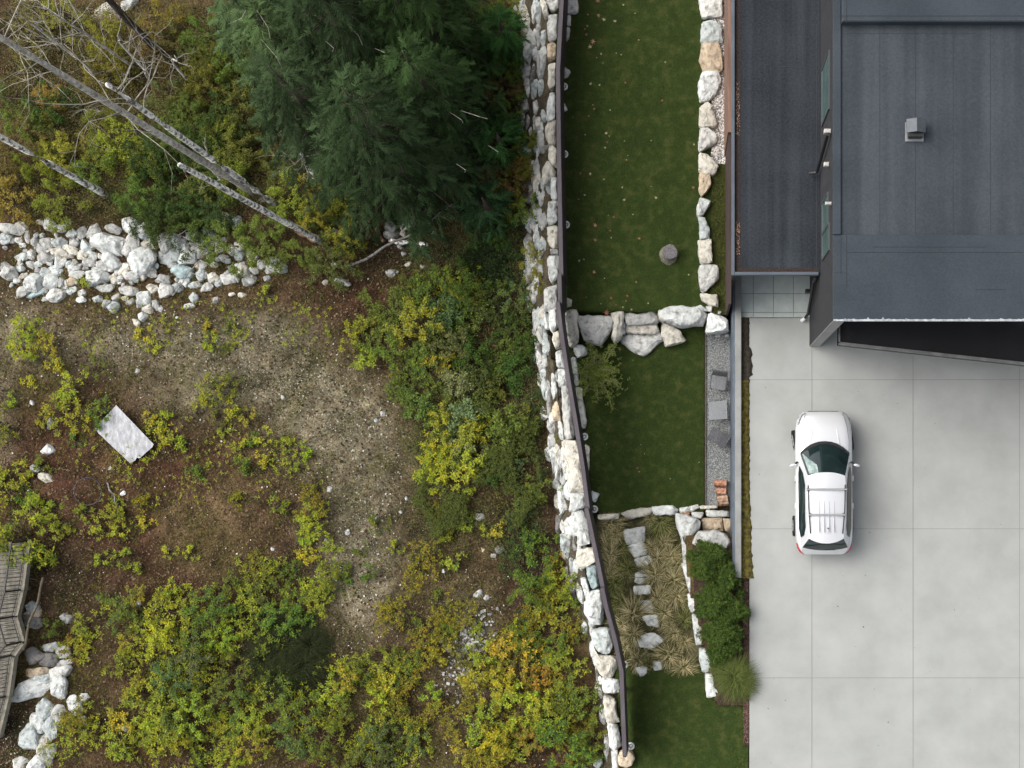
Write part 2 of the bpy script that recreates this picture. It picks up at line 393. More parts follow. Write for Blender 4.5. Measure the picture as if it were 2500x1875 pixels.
# ------------------------------------------------------------------ building
Hm, Hl = 7.05, 3.3
WX, SY = PX(2037, Hm), PY(780, Hm)
hs_ = empty('house', (WX, SY, 0)); tag(hs_, 'dark charcoal modern house with flat membrane roofs beside the driveway', 'house')
def hb(name, m, mb, par=hs_):
    o = obj(name, mesh_np(name, [(v[0] - (WX if par is hs_ else 0), v[1] - (SY if par is hs_ else 0), v[2]) for v in mb.v], mb.f, m), par); return o
W1 = MB().box(WX + .012, 24, 6.2, 24, -.4, Hm - .22); W1.box(WX, WX + .33, SY + .012, 6.2, -.3, Hm - .14)
hb('upper_wall', M_wall, W1)
hb('fin_wall_face', M_fins, MB().box(WX + .001, WX + .329, SY - .004, SY + .010, -.02, Hm - .16))
hb('soffit', M_fins, MB().box(WX + .332, 24, SY + .01, 6.198, Hm - .26, Hm - .15))
# main roof with raised rims and a sunken field
rz = Hm - .08
Rf = MB(); Rf.box(WX - .02, 24, SY, 24, Hm - .15, rz); hb('main_roof_field', None, Rf)
roofm = bpy.data.materials.new('striped_membrane'); roofm.use_nodes = True
def roof_nodes(m, c1, c2, xs_, amp):
    nt = m.node_tree; L = nt.links; b = nt.nodes['Principled BSDF']; b.inputs['Roughness'].default_value = .8; b.inputs['Specular IOR Level'].default_value = .25
    tc = nd(nt, 'ShaderNodeTexCoord')
    mp = nd(nt, 'ShaderNodeMapping'); mp.inputs['Scale'].default_value = (xs_, .07, .1); L.new(tc.outputs['Object'], mp.inputs[0])
    n = nd(nt, 'ShaderNodeTexNoise'); n.inputs['Scale'].default_value = 1; n.inputs['Detail'].default_value = 3; L.new(mp.outputs[0], n.inputs['Vector'])
    n3 = nd(nt, 'ShaderNodeTexNoise'); n3.inputs['Scale'].default_value = .6; n3.inputs['Detail'].default_value = 8; L.new(tc.outputs['Object'], n3.inputs['Vector'])
    n4 = nd(nt, 'ShaderNodeTexNoise'); n4.inputs['Scale'].default_value = 16; n4.inputs['Detail'].default_value = 4; n4.inputs['Roughness'].default_value = .8; L.new(tc.outputs['Object'], n4.inputs['Vector'])
    add = nd(nt, 'ShaderNodeMath', operation='MULTIPLY_ADD'); L.new(n.outputs['Fac'], add.inputs[0]); add.inputs[1].default_value = amp; 
    ad2 = nd(nt, 'ShaderNodeMath', operation='MULTIPLY_ADD'); L.new(n3.outputs['Fac'], ad2.inputs[0]); ad2.inputs[1].default_value = 1 - amp; L.new(ad2.outputs[0], add.inputs[2])
    ad3 = nd(nt, 'ShaderNodeMath', operation='MULTIPLY_ADD'); L.new(n4.outputs['Fac'], ad3.inputs[0]); ad3.inputs[1].default_value = .7; ad3.inputs[2].default_value = -.35; L.new(ad3.outputs[0], ad2.inputs[2])
    r = nd(nt, 'ShaderNodeValToRGB'); e = r.color_ramp.elements; e[0].position = .36; e[1].position = .72; e[0].color = (*c1, 1); e[1].color = (*c2, 1)
    L.new(add.outputs[0], r.inputs[0]); L.new(r.outputs[0], b.inputs['Base Color'])
    bp = nd(nt, 'ShaderNodeBump'); bp.inputs['Strength'].default_value = .3; bp.inputs['Distance'].default_value = .01; L.new(n4.outputs['Fac'], bp.inputs['Height']); L.new(bp.outputs[0], b.inputs['Normal'])
roof_nodes(roofm, (.026, .033, .040), (.054, .063, .073), 2.0, .66)
roof2 = bpy.data.materials.new('plain_membrane'); roof2.use_nodes = True; roof_nodes(roof2, (.027, .036, .044), (.046, .056, .066), .5, .3)
roof3 = bpy.data.materials.new('low_membrane'); roof3.use_nodes = True; roof_nodes(roof3, (.010, .0135, .018), (.036, .043, .052), 2.8, .68)
for o in hs_.children:
    if o.name.startswith('main_roof_field'): o.data.materials.clear(); o.data.materials.append(roofm)
Pm = MB()
Pm.box(WX - .04, PX(2053, Hm), PY(572, Hm), 24, rz, Hm, .01)                       # west rim
Pm.box(WX - .04, 24, SY - .03, PY(573, Hm), rz, Hm - .01, .012)                     # south apron
hb('roof_rim', roof2, Pm)
Pn = MB().box(PX(2053.8, Hm), 24, PY(59, Hm), 24, rz, Hm + .22, .03); hb('raised_roof', roof2, Pn)
Sm = MB()
def seam(a, b, w=.008, z=Hm): 
    (ax, ay), (bx, by) = a, b
    Sm.box(min(PX(ax, z), PX(bx, z)) - w, max(PX(ax, z), PX(bx, z)) + w, min(PY(ay, z), PY(by, z)) - w, max(PY(ay, z), PY(by, z)) + w, z - .002, z + .004)
seam((2054, 39), (2500, 39), z=Hm + .22); seam((2067, 0), (2067, 56), z=Hm + .22)
for a, b in [((2067, 575), (2067, 705)), ((2053, 575), (2053, 668)), ((2037, 575), (2053, 575)), ((2037, 666), (2066, 666)), ((2040, 113), (2052, 113)), ((2040, 218), (2052, 218)),
             ((2068, 616), (2500, 616)), ((2380, 707), (2455, 707)), ((2130, 603), (2410, 603))]: seam(a, b, .005, Hm - .008)
for x in (2148, 2235, 2327, 2418): seam((x, 62), (x, 570), .004, rz + .0)
seam((2056, 82), (2380, 82), .004, rz)
hb('roof_seam', mat('dark_seam', (.028, .032, .038), rough=.9), Sm)  # thin dark strips along the membrane seams
# peeling white edge strip
V = []; F = []; n = 150
for i in range(n):
    x = WX - .03 + i * (24 - WX) / (n - 1) * .36; d = .035 + .05 * max(0, mnoise.noise(Vector((i * .37, 3, 0)))) + (.07 if random.random() < .06 else 0) * random.random()
    V += [(x, SY - .045, Hm + .006), (x, SY - .03 + d, Hm + .008), (x, SY - .046, Hm - .10)]
    if i: a = (i - 1) * 3; F += [(a, a + 3, a + 4, a + 1), (a + 2, a + 5, a + 3, a)]
mb = MB().add(V, F); hb('peeling_edge', mat('white_flashing', (.18, .20, .21), (.45, .47, .48), 12, .6), mb)
# canopy over the garage with slanted front edge
cz = 3.05; cx0 = PX(2047, cz)
cp = [(cx0, 6.198), (cx0, PY(842, cz)), (11.6, PY(897, cz)), (11.6, 6.198)]
hb('canopy', mat('black_membrane', (.008, .008, .009), (.040, .045, .053), .35, .5, c3=(.012, .012, .014), ramp=(.45, .68), detail=8), MB().prism(cp, cz - .3, cz - .06))
e = MB(); t = .07
e.box(cx0, cx0 + .055, PY(842, cz) + .06, 6.19, cz - .3, cz)
a = (cx0, PY(842, cz)); b = (11.6, PY(897, cz)); e.prism([a, b, (b[0], b[1] + .1), (a[0], a[1] + .1)], cz - .3, cz)
hb('canopy_rim', mat('canopy_rim', (.13, .13, .13), (.20, .20, .195), 3, .7), e)
hb('garage_door', M_wall, MB().box(5.6, 11, 6.15, 6.19, 0, 2.6))
# windows on the tall west wall
M_glass = mat('window_glass', (.05, .10, .09), (.10, .17, .15), 1.5, .08, spec=.8)
M_frame = mat('window_frame', (.06, .065, .07), rough=.5)
def zwin(px): return CH - WX * FP / (px - NX)          # height on the wall plane seen at that column
def window(py0, py1, pxb, pxt):
    z0, z1 = zwin(pxb), zwin(pxt); ya = PY(py0, z0); yb = PY(py1, z0)
    f = MB(); t = .05; x = WX
    f.box(x - .03, x + .012, yb, yb + t, z0, z1); f.box(x - .03, x + .012, ya - t, ya, z0, z1)
    f.box(x - .03, x + .012, yb + t, ya - t, z0, z0 + t); f.box(x - .03, x + .012, yb + t, ya - t, z1 - t, z1)
    w = hb('window', M_frame, f)
    g_ = MB().box(x - .012, x + .011, yb + t + .001, ya - t - .001, z0 + t + .001, z1 - t - .001)
    o = obj('pane', mesh_np('pane', [(v[0] - WX, v[1] - SY, v[2]) for v in g_.v], g_.f, M_glass), w)
window(172, 310, 2007, 2025); window(495, 572, 2008, 2022); window(572, 637, 2008, 2025)
# lamps and downpipes on the wall
hb('wall_lamp', mat('lamp_white', (.42, .40, .38), rough=.6), MB().box(WX - .20, WX - .002, PY(326, 6.2), PY(316, 6.2), 6.1, 6.3, .02))
hb('wall_lamp', mat('lamp_white', (.42, .40, .38)), MB().box(WX - .16, WX - .002, PY(406, 5.8), PY(396, 5.8), 5.7, 5.85, .02))
hb('wall_lamp', mat('lamp_white', (.42, .40, .38)), MB().box(WX - .18, WX - .002, PY(500, 6.4), PY(493, 6.4), 6.3, 6.45, .02))
dp = MB().tube([(WX - .09, PY(330, 6.2), 6.3), (WX - .09, PY(334, 6.0), 6.0), (WX - .09, PY(395, 4.2), 4.0), (WX - .12, PY(420, 3.5), 3.5), (WX - .35, PY(424, 3.42), 3.42)], .05); hb('downpipe', M_black, dp)
dp = MB().tube([(WX - .09, PY(680, 2.6), 2.9), (WX - .09, PY(690, 2), 2.2), (WX - .09, PY(765, .6), .5), (WX - .16, PY(775, .3), .25)], .05); hb('downpipe', M_black, dp)
hb('pipe_outlet', mat('outlet_white', (.7, .7, .68)), MB().tube([(WX - .17, PY(776, .25), .24), (WX - .27, PY(783, .15), .12)], .06))
hb('gas_meter', M_black, MB().box(WX - .22, WX - .002, PY(714, .9), PY(706, .9), .7, 1.0, .02))
# low wing
lx0 = PX(1786, Hl); ly0 = PY(672, Hl)
Wl = MB().box(lx0 + .05, WX, 7.55, 24, -.9, Hl - .15); Wl.box(lx0 + .05, lx0 + .2, ly0 + .05, 7.55, -.9, Hl - .15); hb('lower_wall', M_wall, Wl)
hb('cedar_panel', M_cedar, MB().box(lx0 - .07, lx0 + .048, PY(365, 0), 22, -.9, 2.2))
hb('cedar_panel', mat('dark_cladding', (.045, .032, .03), (.07, .05, .045), 6, .8, stretch=(1, .1, 1)), MB().box(lx0 - .03, lx0 + .048, PY(762, 0), PY(366, 0), -.9, 2.0))
hb('low_roof', roof3, MB().box(lx0 + .08, WX - .002, ly0 + .08, 24, Hl - .15, Hl - .06))
pr = MB(); pr.box(lx0, lx0 + .10, ly0, 24, Hl - .16, Hl + .06, .012); pr.box(lx0 + .101, WX - .05, ly0, ly0 + .10, Hl - .16, Hl + .06, .012); hb('low_roof_rim', M_flash, pr)
hb('roof_gutter', mat('gutter_dirt', (.018, .016, .017), (.055, .04, .034), 20, .9), MB().box(lx0 + .13, lx0 + .28, ly0 + .12, 20, Hl - .06, Hl - .052).box(lx0 + .28, WX - .06, ly0 + .12, ly0 + .24, Hl - .06, Hl - .051))
Sm = MB(); seam((1993, 60), (1993, 655), .006, Hl - .056); seam((1900, 162), (1960, 162), .005, Hl - .056); seam((1959, 0), (1959, 162), .005, Hl - .056); hb('roof_seam', mat('pale_seam', (.05, .055, .062), rough=.8), Sm)

# roof vent
v = empty('roof_vent', P(2232, 325, rz)); tag(v, 'small grey gabled metal hood standing alone on the upper flat roof', 'vent')
s = .012
MB().box(-.26, .26, -.24, -.20 + .50, 0, .03).build('base_plate', mat('vent_pale', (.24, .25, .26), rough=.4, metal=.3), v)
MB().box(-.20, .20, -.17, .24, .03, .30).build('vent_box', M_black, v)
hd = MB(); hd.add([(-.27, -.06, .30), (0, -.06, .44), (.27, -.06, .30), (-.27, .32, .30), (0, .32, .44), (.27, .32, .30), (-.27, -.06, .27), (.27, -.06, .27), (-.27, .32, .27), (.27, .32, .27)],
       [(0, 1, 4, 3), (1, 2, 5, 4), (0, 3, 8, 6), (2, 7, 9, 5), (3, 4, 5, 9, 8), (6, 8, 9, 7)])
hd.build('hood', mat('vent_metal', (.06, .068, .076), (.08, .09, .10), 5, .5, metal=.2), v)

# concrete wall along the drive
cw = empty('concrete_wall', (2.2, PY(1412, .25), 0)); tag(cw, 'straight low concrete garden wall with blue-grey metal edge along the driveway', 'wall')
yA, yB = PY(1411, .25), PY(668, .25); oy = PY(1412, .25)
MB().box(2.10 - 2.2, 2.315 - 2.2, yA - oy, yB - oy, -2.4, .25, .012).build('wall_body', mat('wall_concrete', (.21, .215, .205), (.27, .272, .262), 2, .8, .1, 30), cw)
MB().box(2.02 - 2.2, 2.096 - 2.2, yA - oy, PY(640, .25) - oy, -2.4, .245).build('metal_edge', mat('wall_metal', (.065, .085, .11), (.095, .12, .15), 3, .45, spec=.5), cw)
dr = MB().box(PX(1815), PX(1828), PY(1820), PY(1412), -.5, -.03).build('mulch_strip', M_bedm); tag(dr, kind='structure')

# ------------------------------------------------------------------ rocks
PAL = dict(w=(.61, .63, .61), c=(.62, .59, .51), g=(.42, .42, .40), t=(.54, .44, .32), b=(.48, .52, .51), B=(.36, .45, .45), d=(.22, .21, .20), s=(.55, .55, .52), o=(.55, .30, .17))
WORD = dict(w='white', c='cream', g='grey', t='tan', b='blue-grey', B='teal-grey', d='dark grey', s='speckled grey', o='rust-brown')
def rockmesh(poly, h, seed, n=26, rough=1.0, flat=False):
    """poly: outline around origin in metres; h: height; the widest ring stands at mid height"""
    q = [Vector((p[0], p[1], 0)) for p in poly]
    q = [v * (1.07 if flat else 1.05) for v in q]
    for t_ in ((.07, .12) if flat else (.07, .13)):
        r_ = []
        for i in range(len(q)): a, b = q[i], q[(i + 1) % len(q)]; r_ += [a.lerp(b, t_), a.lerp(b, 1 - t_)]
        q = r_
    L = [0]
    for i in range(len(q)): L.append(L[-1] + (q[(i + 1) % len(q)] - q[i]).length)
    ring = []; k = 0
    for j in range(n):
        t = L[-1] * j / n
        while L[k + 1] < t: k += 1
        a, b = q[k], q[(k + 1) % len(q)]; ring.append(a.lerp(b, (t - L[k]) / max(1e-6, L[k + 1] - L[k])))
    rnd = random.Random(seed); size = L[-1] / 5
    lev = [(.90, 0), (.99, .28), (1.0, .58), (.97, .84), (.90, .97), (.72, 1.03), (.45, 1.06), (.2, 1.07)] if flat else \
          [(.88, 0), (.99, .25), (1.0, .5), (.97, .74), (.90, .92), (.70, 1.02), (.42, 1.06), (.18, 1.07)]
    ax, ay = rnd.uniform(-.25, .25), rnd.uniform(-.25, .25)
    if flat: ax *= .3; ay *= .3
    V = []
    for s_, zf in lev:
        for p in ring:
            x, y = p.x * s_, p.y * s_; z = zf * h
            if zf > .5: z += (ax * x + ay * y) * (zf - .4)
            V.append(Vector((x, y, z)))
    V.append(Vector((0, 0, h * 1.07)))
    cuts = []
    for _ in range(rnd.randint(4, 8)):
        a = rnd.uniform(0, 6.283); t = rnd.uniform(.35, 1.35) if not flat else rnd.uniform(.1, .9)
        nn = Vector((math.cos(a) * math.sin(t), math.sin(a) * math.sin(t), math.cos(t)))
        sup = max(v.dot(nn) for v in V); mn = min(v.dot(nn) for v in V); cuts.append((nn, sup - (sup - mn) * (rnd.uniform(.08, .26) if not flat else rnd.uniform(.03, .09))))
    out = []
    for v in V:
        for nn, dd in cuts:
            e_ = v.dot(nn) - dd
            if e_ > 0: v = v - nn * e_ * .9
        f = mnoise.noise_vector(v * (3.2 / max(size, .1)) + Vector((seed * 1.7, seed, 0))) * size * .075 * rough
        f2 = mnoise.noise_vector(v * (9 / max(size, .1)) + Vector((seed, seed * 2.3, 5))) * size * .025 * rough
        out.append(v + f + f2)
    F = [(i * n + j, i * n + (j + 1) % n, (i + 1) * n + (j + 1) % n, (i + 1) * n + j) for i in range(len(lev) - 1) for j in range(n)]
    c = len(out) - 1; F += [((len(lev) - 1) * n + j, (len(lev) - 1) * n + (j + 1) % n, c) for j in range(n)]
    F.append(tuple(range(n))[::-1])
    return out, F
def rock(pts, code, ztop=None, h=.4, flat=False, name='boulder', at=None, embed=.35, n=26):
    """pts: outline in frame pixels"""
    cx = sum(p[0] for p in pts) / len(pts); cy = sum(p[1] for p in pts) / len(pts)
    if ztop is None:
        z = at(cx, cy).z; zb = z - h * embed; ztop = zb + h
    zm = ztop - h * .4
    c = P(cx, cy, zm); w = [(P(x, y, zm) - c)[:2] for x, y in pts]
    a = sum(w[i][0] * w[(i + 1) % len(w)][1] - w[(i + 1) % len(w)][0] * w[i][1] for i in range(len(w)))
    if a < 0: w = w[::-1]
    V, F = rockmesh(w, h, random.randint(1, 9999), n, flat=flat)
    o = obj(name, mesh_np(name, V, F, M_rock), loc=(c.x, c.y, ztop - h))
    k = PAL[code]; j = random.uniform(.80, 1.06); o.color = (k[0] * j, k[1] * j, k[2] * j, 1)
    o['category'] = 'rock'
    area = abs(a) / 2
    return o, cx, cy, area
def zz(pl, org, sc): return [(org[0] + pl[i] / sc, org[1] + pl[i + 1] / sc) for i in range(0, len(pl), 2)]
def sizeword(a): return 'huge' if a > .55 else 'large' if a > .28 else 'medium' if a > .13 else 'small'
def shapeword(pts):
    xs_ = [p[0] for p in pts]; ys_ = [p[1] for p in pts]; w, h = max(xs_) - min(xs_), max(ys_) - min(ys_)
    r_ = max(w, h) / max(1, min(w, h)); return 'long' if r_ > 2.1 else 'oblong' if r_ > 1.35 else 'blocky'

# -- top row and face of the west retaining wall, zooms (origin, scale)
ZA, ZB, ZC, ZD, ZE = ((1240, 0), 4.739), ((1240, 350), 4.15), ((1270, 700), 3.685), ((1330, 1100), 4.15), ((1380, 1475), 4.15)
TOPROW = [
 (ZA, 's', '455,0,590,0,590,110,540,150,490,130,455,60'), (ZA, 'c', '370,20,410,0,455,60,470,190,420,200'), (ZA, 's', '470,200,580,185,575,470,520,500,470,470,460,300'),
 (ZA, 't', '460,530,520,505,562,530,555,700,500,710,460,690'), (ZA, 'c', '470,750,555,740,555,1000,490,1035,470,1000'), (ZA, 'w', '480,1100,555,1080,555,1385,480,1420,445,1380,465,1180'),
 (ZA, 'c', '440,1480,480,1420,560,1400,560,1700,480,1690,435,1580'), (ZB, 'c', '415,60,450,30,497,60,497,260,440,230,415,160'), (ZB, 'c', '350,280,400,185,440,200,490,300,490,350,430,370,360,430'),
 (ZB, 'w', '440,360,502,355,502,590,440,560'), (ZB, 'w', '410,600,503,580,508,800,450,835,402,810'), (ZB, 'c', '400,850,510,835,513,1075,460,1070,410,1010'),
 (ZB, 'g', '430,1080,513,1080,513,1135,440,1130'), (ZB, 'w', '400,1160,518,1142,520,1380,450,1430,420,1370'), (ZB, 's', '375,1480,500,1440,500,1690,375,1690'),
 (ZC, 'w', '262,215,322,212,345,330,300,420,265,380'), (ZC, 'c', '300,420,350,400,370,540,320,560,290,480'), (ZC, 'w', '320,590,380,570,410,740,330,720'), (ZC, 'w', '340,740,412,750,430,895,345,900'),
 (ZC, 's', '370,905,430,900,495,1330,470,1365,400,1365,385,1100'), (ZD, 'c', '175,-90,330,-90,400,300,405,410,250,420,225,250'),
 (ZD, 'w', '270,435,405,430,415,570,300,620,250,610'), (ZD, 'w', '230,720,320,600,400,620,460,850,455,930,330,970,340,870,240,840'), (ZD, 'c', '330,1010,490,980,520,1120,400,1190,340,1190,320,1100'),
 (ZD, 'B', '420,1170,510,1150,550,1370,480,1400,440,1300'), (ZD, 'w', '360,1290,420,1290,480,1500,420,1500'), (ZD, 'w', '450,1430,550,1400,580,1520,570,1690,450,1690,420,1540'),
 (ZE, 'b', '255,270,440,240,480,430,440,500,350,490,290,420'), (ZE, 'c', '290,430,330,510,510,530,520,640,480,740,380,740,330,650'), (ZE, 'w', '380,740,540,760,550,890,400,900,380,860'),
 (ZE, 'c', '390,920,510,960,520,1100,550,1190,420,1200,400,1080'), (ZE, 'w', '430,1200,530,1230,570,1430,500,1480,450,1440'), (ZE, 'w', '470,1480,530,1470,540,1659,480,1659')]
FACE = [
 (ZA, 'd', '30,200,150,50,150,120,80,230,10,250'), (ZA, 'w', '160,0,230,0,230,50,150,190,130,170'), (ZA, 'c', '170,110,230,60,285,100,280,320,230,480,185,440,150,250'), (ZA, 's', '285,90,320,20,345,150,330,260,300,290'),
 (ZA, 'b', '330,0,370,20,400,130,410,300,360,360,350,150'), (ZA, 's', '240,430,350,290,360,600,300,700,240,750,220,600'), (ZA, 'b', '400,380,460,360,470,480,410,570,395,480'), (ZA, 'w', '395,590,460,550,460,900,400,900,390,700'),
 (ZA, 'b', '370,950,420,880,440,1000,430,1090,370,1090'), (ZA, 'd', '290,740,340,720,345,880,270,1000,280,850'), (ZA, 'g', '165,640,225,610,200,830,165,830'), (ZA, 'g', '200,750,250,760,250,870,210,890'),
 (ZA, 'g', '90,760,150,700,160,880,120,940,80,900'), (ZA, 't', '60,700,110,560,130,640,80,850'), (ZA, 't', '130,990,160,950,190,1250,150,1270,120,1130'), (ZA, 'g', '190,930,260,900,280,1010,230,1050'),
 (ZA, 'b', '400,1290,440,1260,450,1420,400,1400'), (ZA, 'g', '180,1200,260,1190,270,1260,200,1290'), (ZA, 'g', '340,300,395,360,390,560,350,560'), (ZA, 'g', '350,620,390,600,390,850,355,900'),
 (ZB, 'g', '335,30,400,0,420,70,380,110,335,80'), (ZB, 'b', '390,410,435,370,440,560,400,480'), (ZB, 'g', '330,770,400,670,402,820,380,850,335,820'), (ZB, 'b', '320,1000,400,920,420,1080,340,1080'),
 (ZB, 'g', '180,940,260,950,300,1060,200,1140'), (ZB, 'w', '190,1290,240,1300,230,1400,200,1400'), (ZB, 'g', '90,290,120,280,125,410,100,400'), (ZB, 't', '250,330,290,280,290,420,255,440'),
 (ZC, 'b', '215,380,250,440,275,560,270,640,225,540'), (ZC, 's', '150,560,200,540,280,700,265,765,185,765,160,640'), (ZC, 'g', '90,560,150,560,175,720,150,730,110,680'), (ZC, 'c', '165,780,205,770,240,900,250,1140,215,950,165,870'),
 (ZC, 'w', '290,770,330,780,350,950,300,990,290,870'), (ZC, 'g', '245,790,285,780,280,1100,250,1130'), (ZC, 't', '300,1090,350,1000,390,1100,380,1200,310,1180'), (ZC, 'g', '260,1190,320,1180,350,1320,300,1340,255,1260'),
 (ZC, 'w', '260,1420,300,1400,310,1659,270,1500'), (ZC, 'w', '345,1200,390,1200,400,1370,360,1350'), (ZD, 's', '130,140,170,110,180,240,135,300'), (ZD, 'b', '60,0,90,0,110,280,90,260'),
 (ZD, 'w', '140,330,180,300,240,640,190,700,150,540'), (ZD, 'b', '175,860,270,850,290,1030,240,1090,180,990'), (ZD, 'g', '190,1120,240,1100,290,1390,230,1310,190,1200'), (ZD, 'b', '260,1110,320,1090,340,1250,280,1300'),
 (ZD, 's', '310,1320,370,1330,430,1590,340,1480'), (ZD, 'd', '250,1400,300,1400,330,1520,270,1480'), (ZD, 'd', '120,640,170,640,170,850,120,820'), (ZD, 't', '170,1010,230,1060,230,1110,170,1080'),
 (ZD, 'w', '180,60,215,60,240,250,195,270'), (ZC, 'w', '225,235,262,240,270,370,228,370'), (ZD, 'g', '290,860,330,880,320,1000,295,1010'),
 (ZE, 'g', '410,1300,450,1430,440,1600,400,1500'), (ZE, 'g', '300,560,340,700,370,830,330,830'), (ZE, 'w', '220,-10,370,-10,400,170,340,195,280,190,220,90'), (ZE, 's', '380,900,410,930,430,1200,400,1160')]
def wz(cx, cy): return -.72 if cy < 1600 else -.72 + (cy - 1600) * .0011
it = []
for z_, code, pl in TOPROW:
    pts = zz([float(a) for a in pl.split(',')], *z_); cy = sum(p[1] for p in pts) / len(pts)
    o, cx, cy, ar = rock(pts, code, ztop=wz(0, cy) + random.uniform(-.04, .05), h=.62, flat=True)
    it.append((o, cx, cy, f'{WORD[code]} {shapeword(pts)} capstone')); o['group'] = 'boulders capping the retaining wall'
row_labels([(o, -y, y, w) for o, x, y, w in it], 'along the wall top', 'the far end', rows=1)
it = []
for z_, code, pl in FACE:
    pts = zz([float(a) for a in pl.split(',')], *z_)
    cx = sum(p[0] for p in pts) / len(pts); cy = sum(p[1] for p in pts) / len(pts); hz = hit(cx, cy).z
    gx, gy = cx, cy; kx = 1.55 if gy < 700 else 1.35; pts = [(gx + (a - gx) * kx, gy + (b - gy) * 1.2) for a, b in pts]
    o, cx, cy, ar = rock(pts, code, ztop=hz + .2, h=.6)
    it.append((o, cx, cy, f'{WORD[code]} {shapeword(pts)} boulder')); o['group'] = 'boulders in the sloping wall face'
row_labels(it, 'of the wall face', 'the fence', rows=9)
# filler stones wedged in the wall
it = []
for i in range(230):
    py = random.uniform(10, 1820) if i < 130 else random.uniform(10, 820); fx = np.interp(py, [p[1] for p in _foot], [p[0] for p in _foot]); tx = np.interp(py, [p[1] for p in _top], [p[0] for p in _top])
    px = random.uniform(fx + 1, tx - 4); r_ = random.uniform(10, 21); h_ = hit(px, py).z
    pts = [(px + r_ * .8 * math.cos(a + .3) * random.uniform(.8, 1.1), py + r_ * 1.5 * math.sin(a + .3)) for a in [k * 6.283 / 6 for k in range(6)]]
    code = random.choice('ggwwbssc'); o, cx, cy, ar = rock(pts, code, ztop=h_ + .08, h=.4, n=16, name='wedge_stone')
    it.append((o, cx, cy, f'{WORD[code]} wedge stone')); o['group'] = 'small stones wedged between wall boulders'
row_labels(it, 'up the wall', 'the fence', rows=29)

# -- garden stones
Z1, Z2, Z3, Z4, Z5 = ((1225, 0), 3.687), ((1225, 400), 3.687), ((1300, 700), 3.687), ((1300, 1050), 3.687), ((1350, 1450), 3.687)
def garden(lst, area, side, group, dz, h, flat, rows=1, axis='y', name='boulder', noun='boulder'):
    it = []
    for z_, code, pl in lst:
        pts = zz([float(a) for a in pl.split(',')], *z_); cx = sum(p[0] for p in pts) / len(pts); cy = sum(p[1] for p in pts) / len(pts)
        d = dz(cx, cy) if callable(dz) else dz
        zt = gard(cx, cy, d).z
        o, cx, cy, ar = rock(pts, code, ztop=zt, h=h, flat=flat, name=name); o['group'] = group
        it.append((o, cx, cy, f'{sizeword(ar)} {WORD[code]} {noun}'))
    if axis == 'y': it = [(o, -y, y, w) for o, x, y, w in it]
    row_labels(it, area, side, rows)
garden([(Z1, 's', '1775,-40,1975,-40,1995,155,1800,165'), (Z1, 'b', '1800,210,1900,190,1975,240,1985,400,1800,400,1790,350'), (Z1, 't', '1800,405,1950,400,1985,520,1980,655,1820,660,1785,560'),
  (Z1, 'w', '1800,660,1930,650,1975,720,1930,850,1860,910,1785,915,1770,780'), (Z1, 'c', '1845,920,1890,960,1945,1150,1775,1150,1780,980'), (Z1, 's', '1790,1160,1870,1160,1940,1230,1930,1290,1780,1370,1770,1290'),
  (Z2, 'c', '1775,-90,1850,-80,1945,20,1920,100,1860,110,1775,80'), (Z2, 't', '1780,85,1875,85,1880,200,1830,270,1790,295,1775,230'), (Z2, 'w', '1785,305,1885,345,1810,470,1760,480,1755,400'),
  (Z2, 'b', '1765,480,1820,485,1870,590,1870,670,1780,680,1780,560'), (Z2, 'c', '1770,690,1880,680,1895,890,1790,905,1770,800'), (Z2, 's', '1785,915,1940,915,1950,1040,1820,1160,1785,1120,1770,980'),
  (Z2, 'c', '1785,1170,1940,1185,1950,1290,1880,1280,1800,1230')], 'beside the upper lawn', 'the far end', 'boulders edging the upper lawn', .28, .5, True)
garden([(Z2, 'w', '1740,1290,1790,1270,1830,1300,1850,1330,1760,1310'), (Z2, 's', '1835,1275,1905,1285,1890,1335,1840,1320'), (Z2, 'g', '1910,1315,1940,1310,1945,1350,1915,1345'), (Z2, 'g', '1948,1320,1978,1330,1965,1360,1945,1350'), (Z2, 'g', '1980,1345,2025,1350,2020,1390,1985,1380'),
  (Z3, 'w', '1640,440,1670,420,1700,430,1690,455,1645,455'), (Z3, 'w', '1730,430,1765,425,1768,450,1735,455')],
  'by the lawn corner', 'the fence', 'small stones at the lawn corner', .15, .22, False, axis='x', name='stone', noun='stone')
STEP = [(Z2, 'w', '1415,1340,1480,1300,1600,1290,1740,1300,1855,1350,1800,1450,1600,1470,1440,1400', -.72), (Z3, 'w', '1585,240,1750,300,1770,400,1560,425', -.7), (Z3, 'c', '1165,320,1230,340,1330,400,1380,490,1200,540,1160,420', -1.3),
  (Z3, 'c', '1130,220,1200,210,1240,300,1180,330,1140,300', -.8), (Z3, 'w', '800,330,840,325,835,430,795,430', -1.2), (Z3, 'c', '700,250,825,222,805,450,740,510,710,450,740,330', -.85), (Z3, 's', '415,270,620,270,745,270,730,350,610,525,480,490,415,350', -.8),
  (Z3, 'c', '302,215,400,222,418,255,410,500,330,540,305,400', -.75), (Z3, 'w', '375,530,450,525,490,560,490,610,410,645,375,590', -1.35), (Z2, 'c', '1225,1230,1235,1200,1250,1190', -.8)]
it = []
for z_, code, pl, zt in STEP[:-1]:
    pts = zz([float(a) for a in pl.split(',')], *z_); o, cx, cy, ar = rock(pts, code, ztop=zt, h=.95 if zt > -1 else .7, flat=True)
    o['group'] = 'boulders in the cross wall between the lawns'; it.append((o, cx, cy, f'{sizeword(ar)} {WORD[code]} boulder'))
row_labels(it, 'holding up the upper lawn', 'the house')
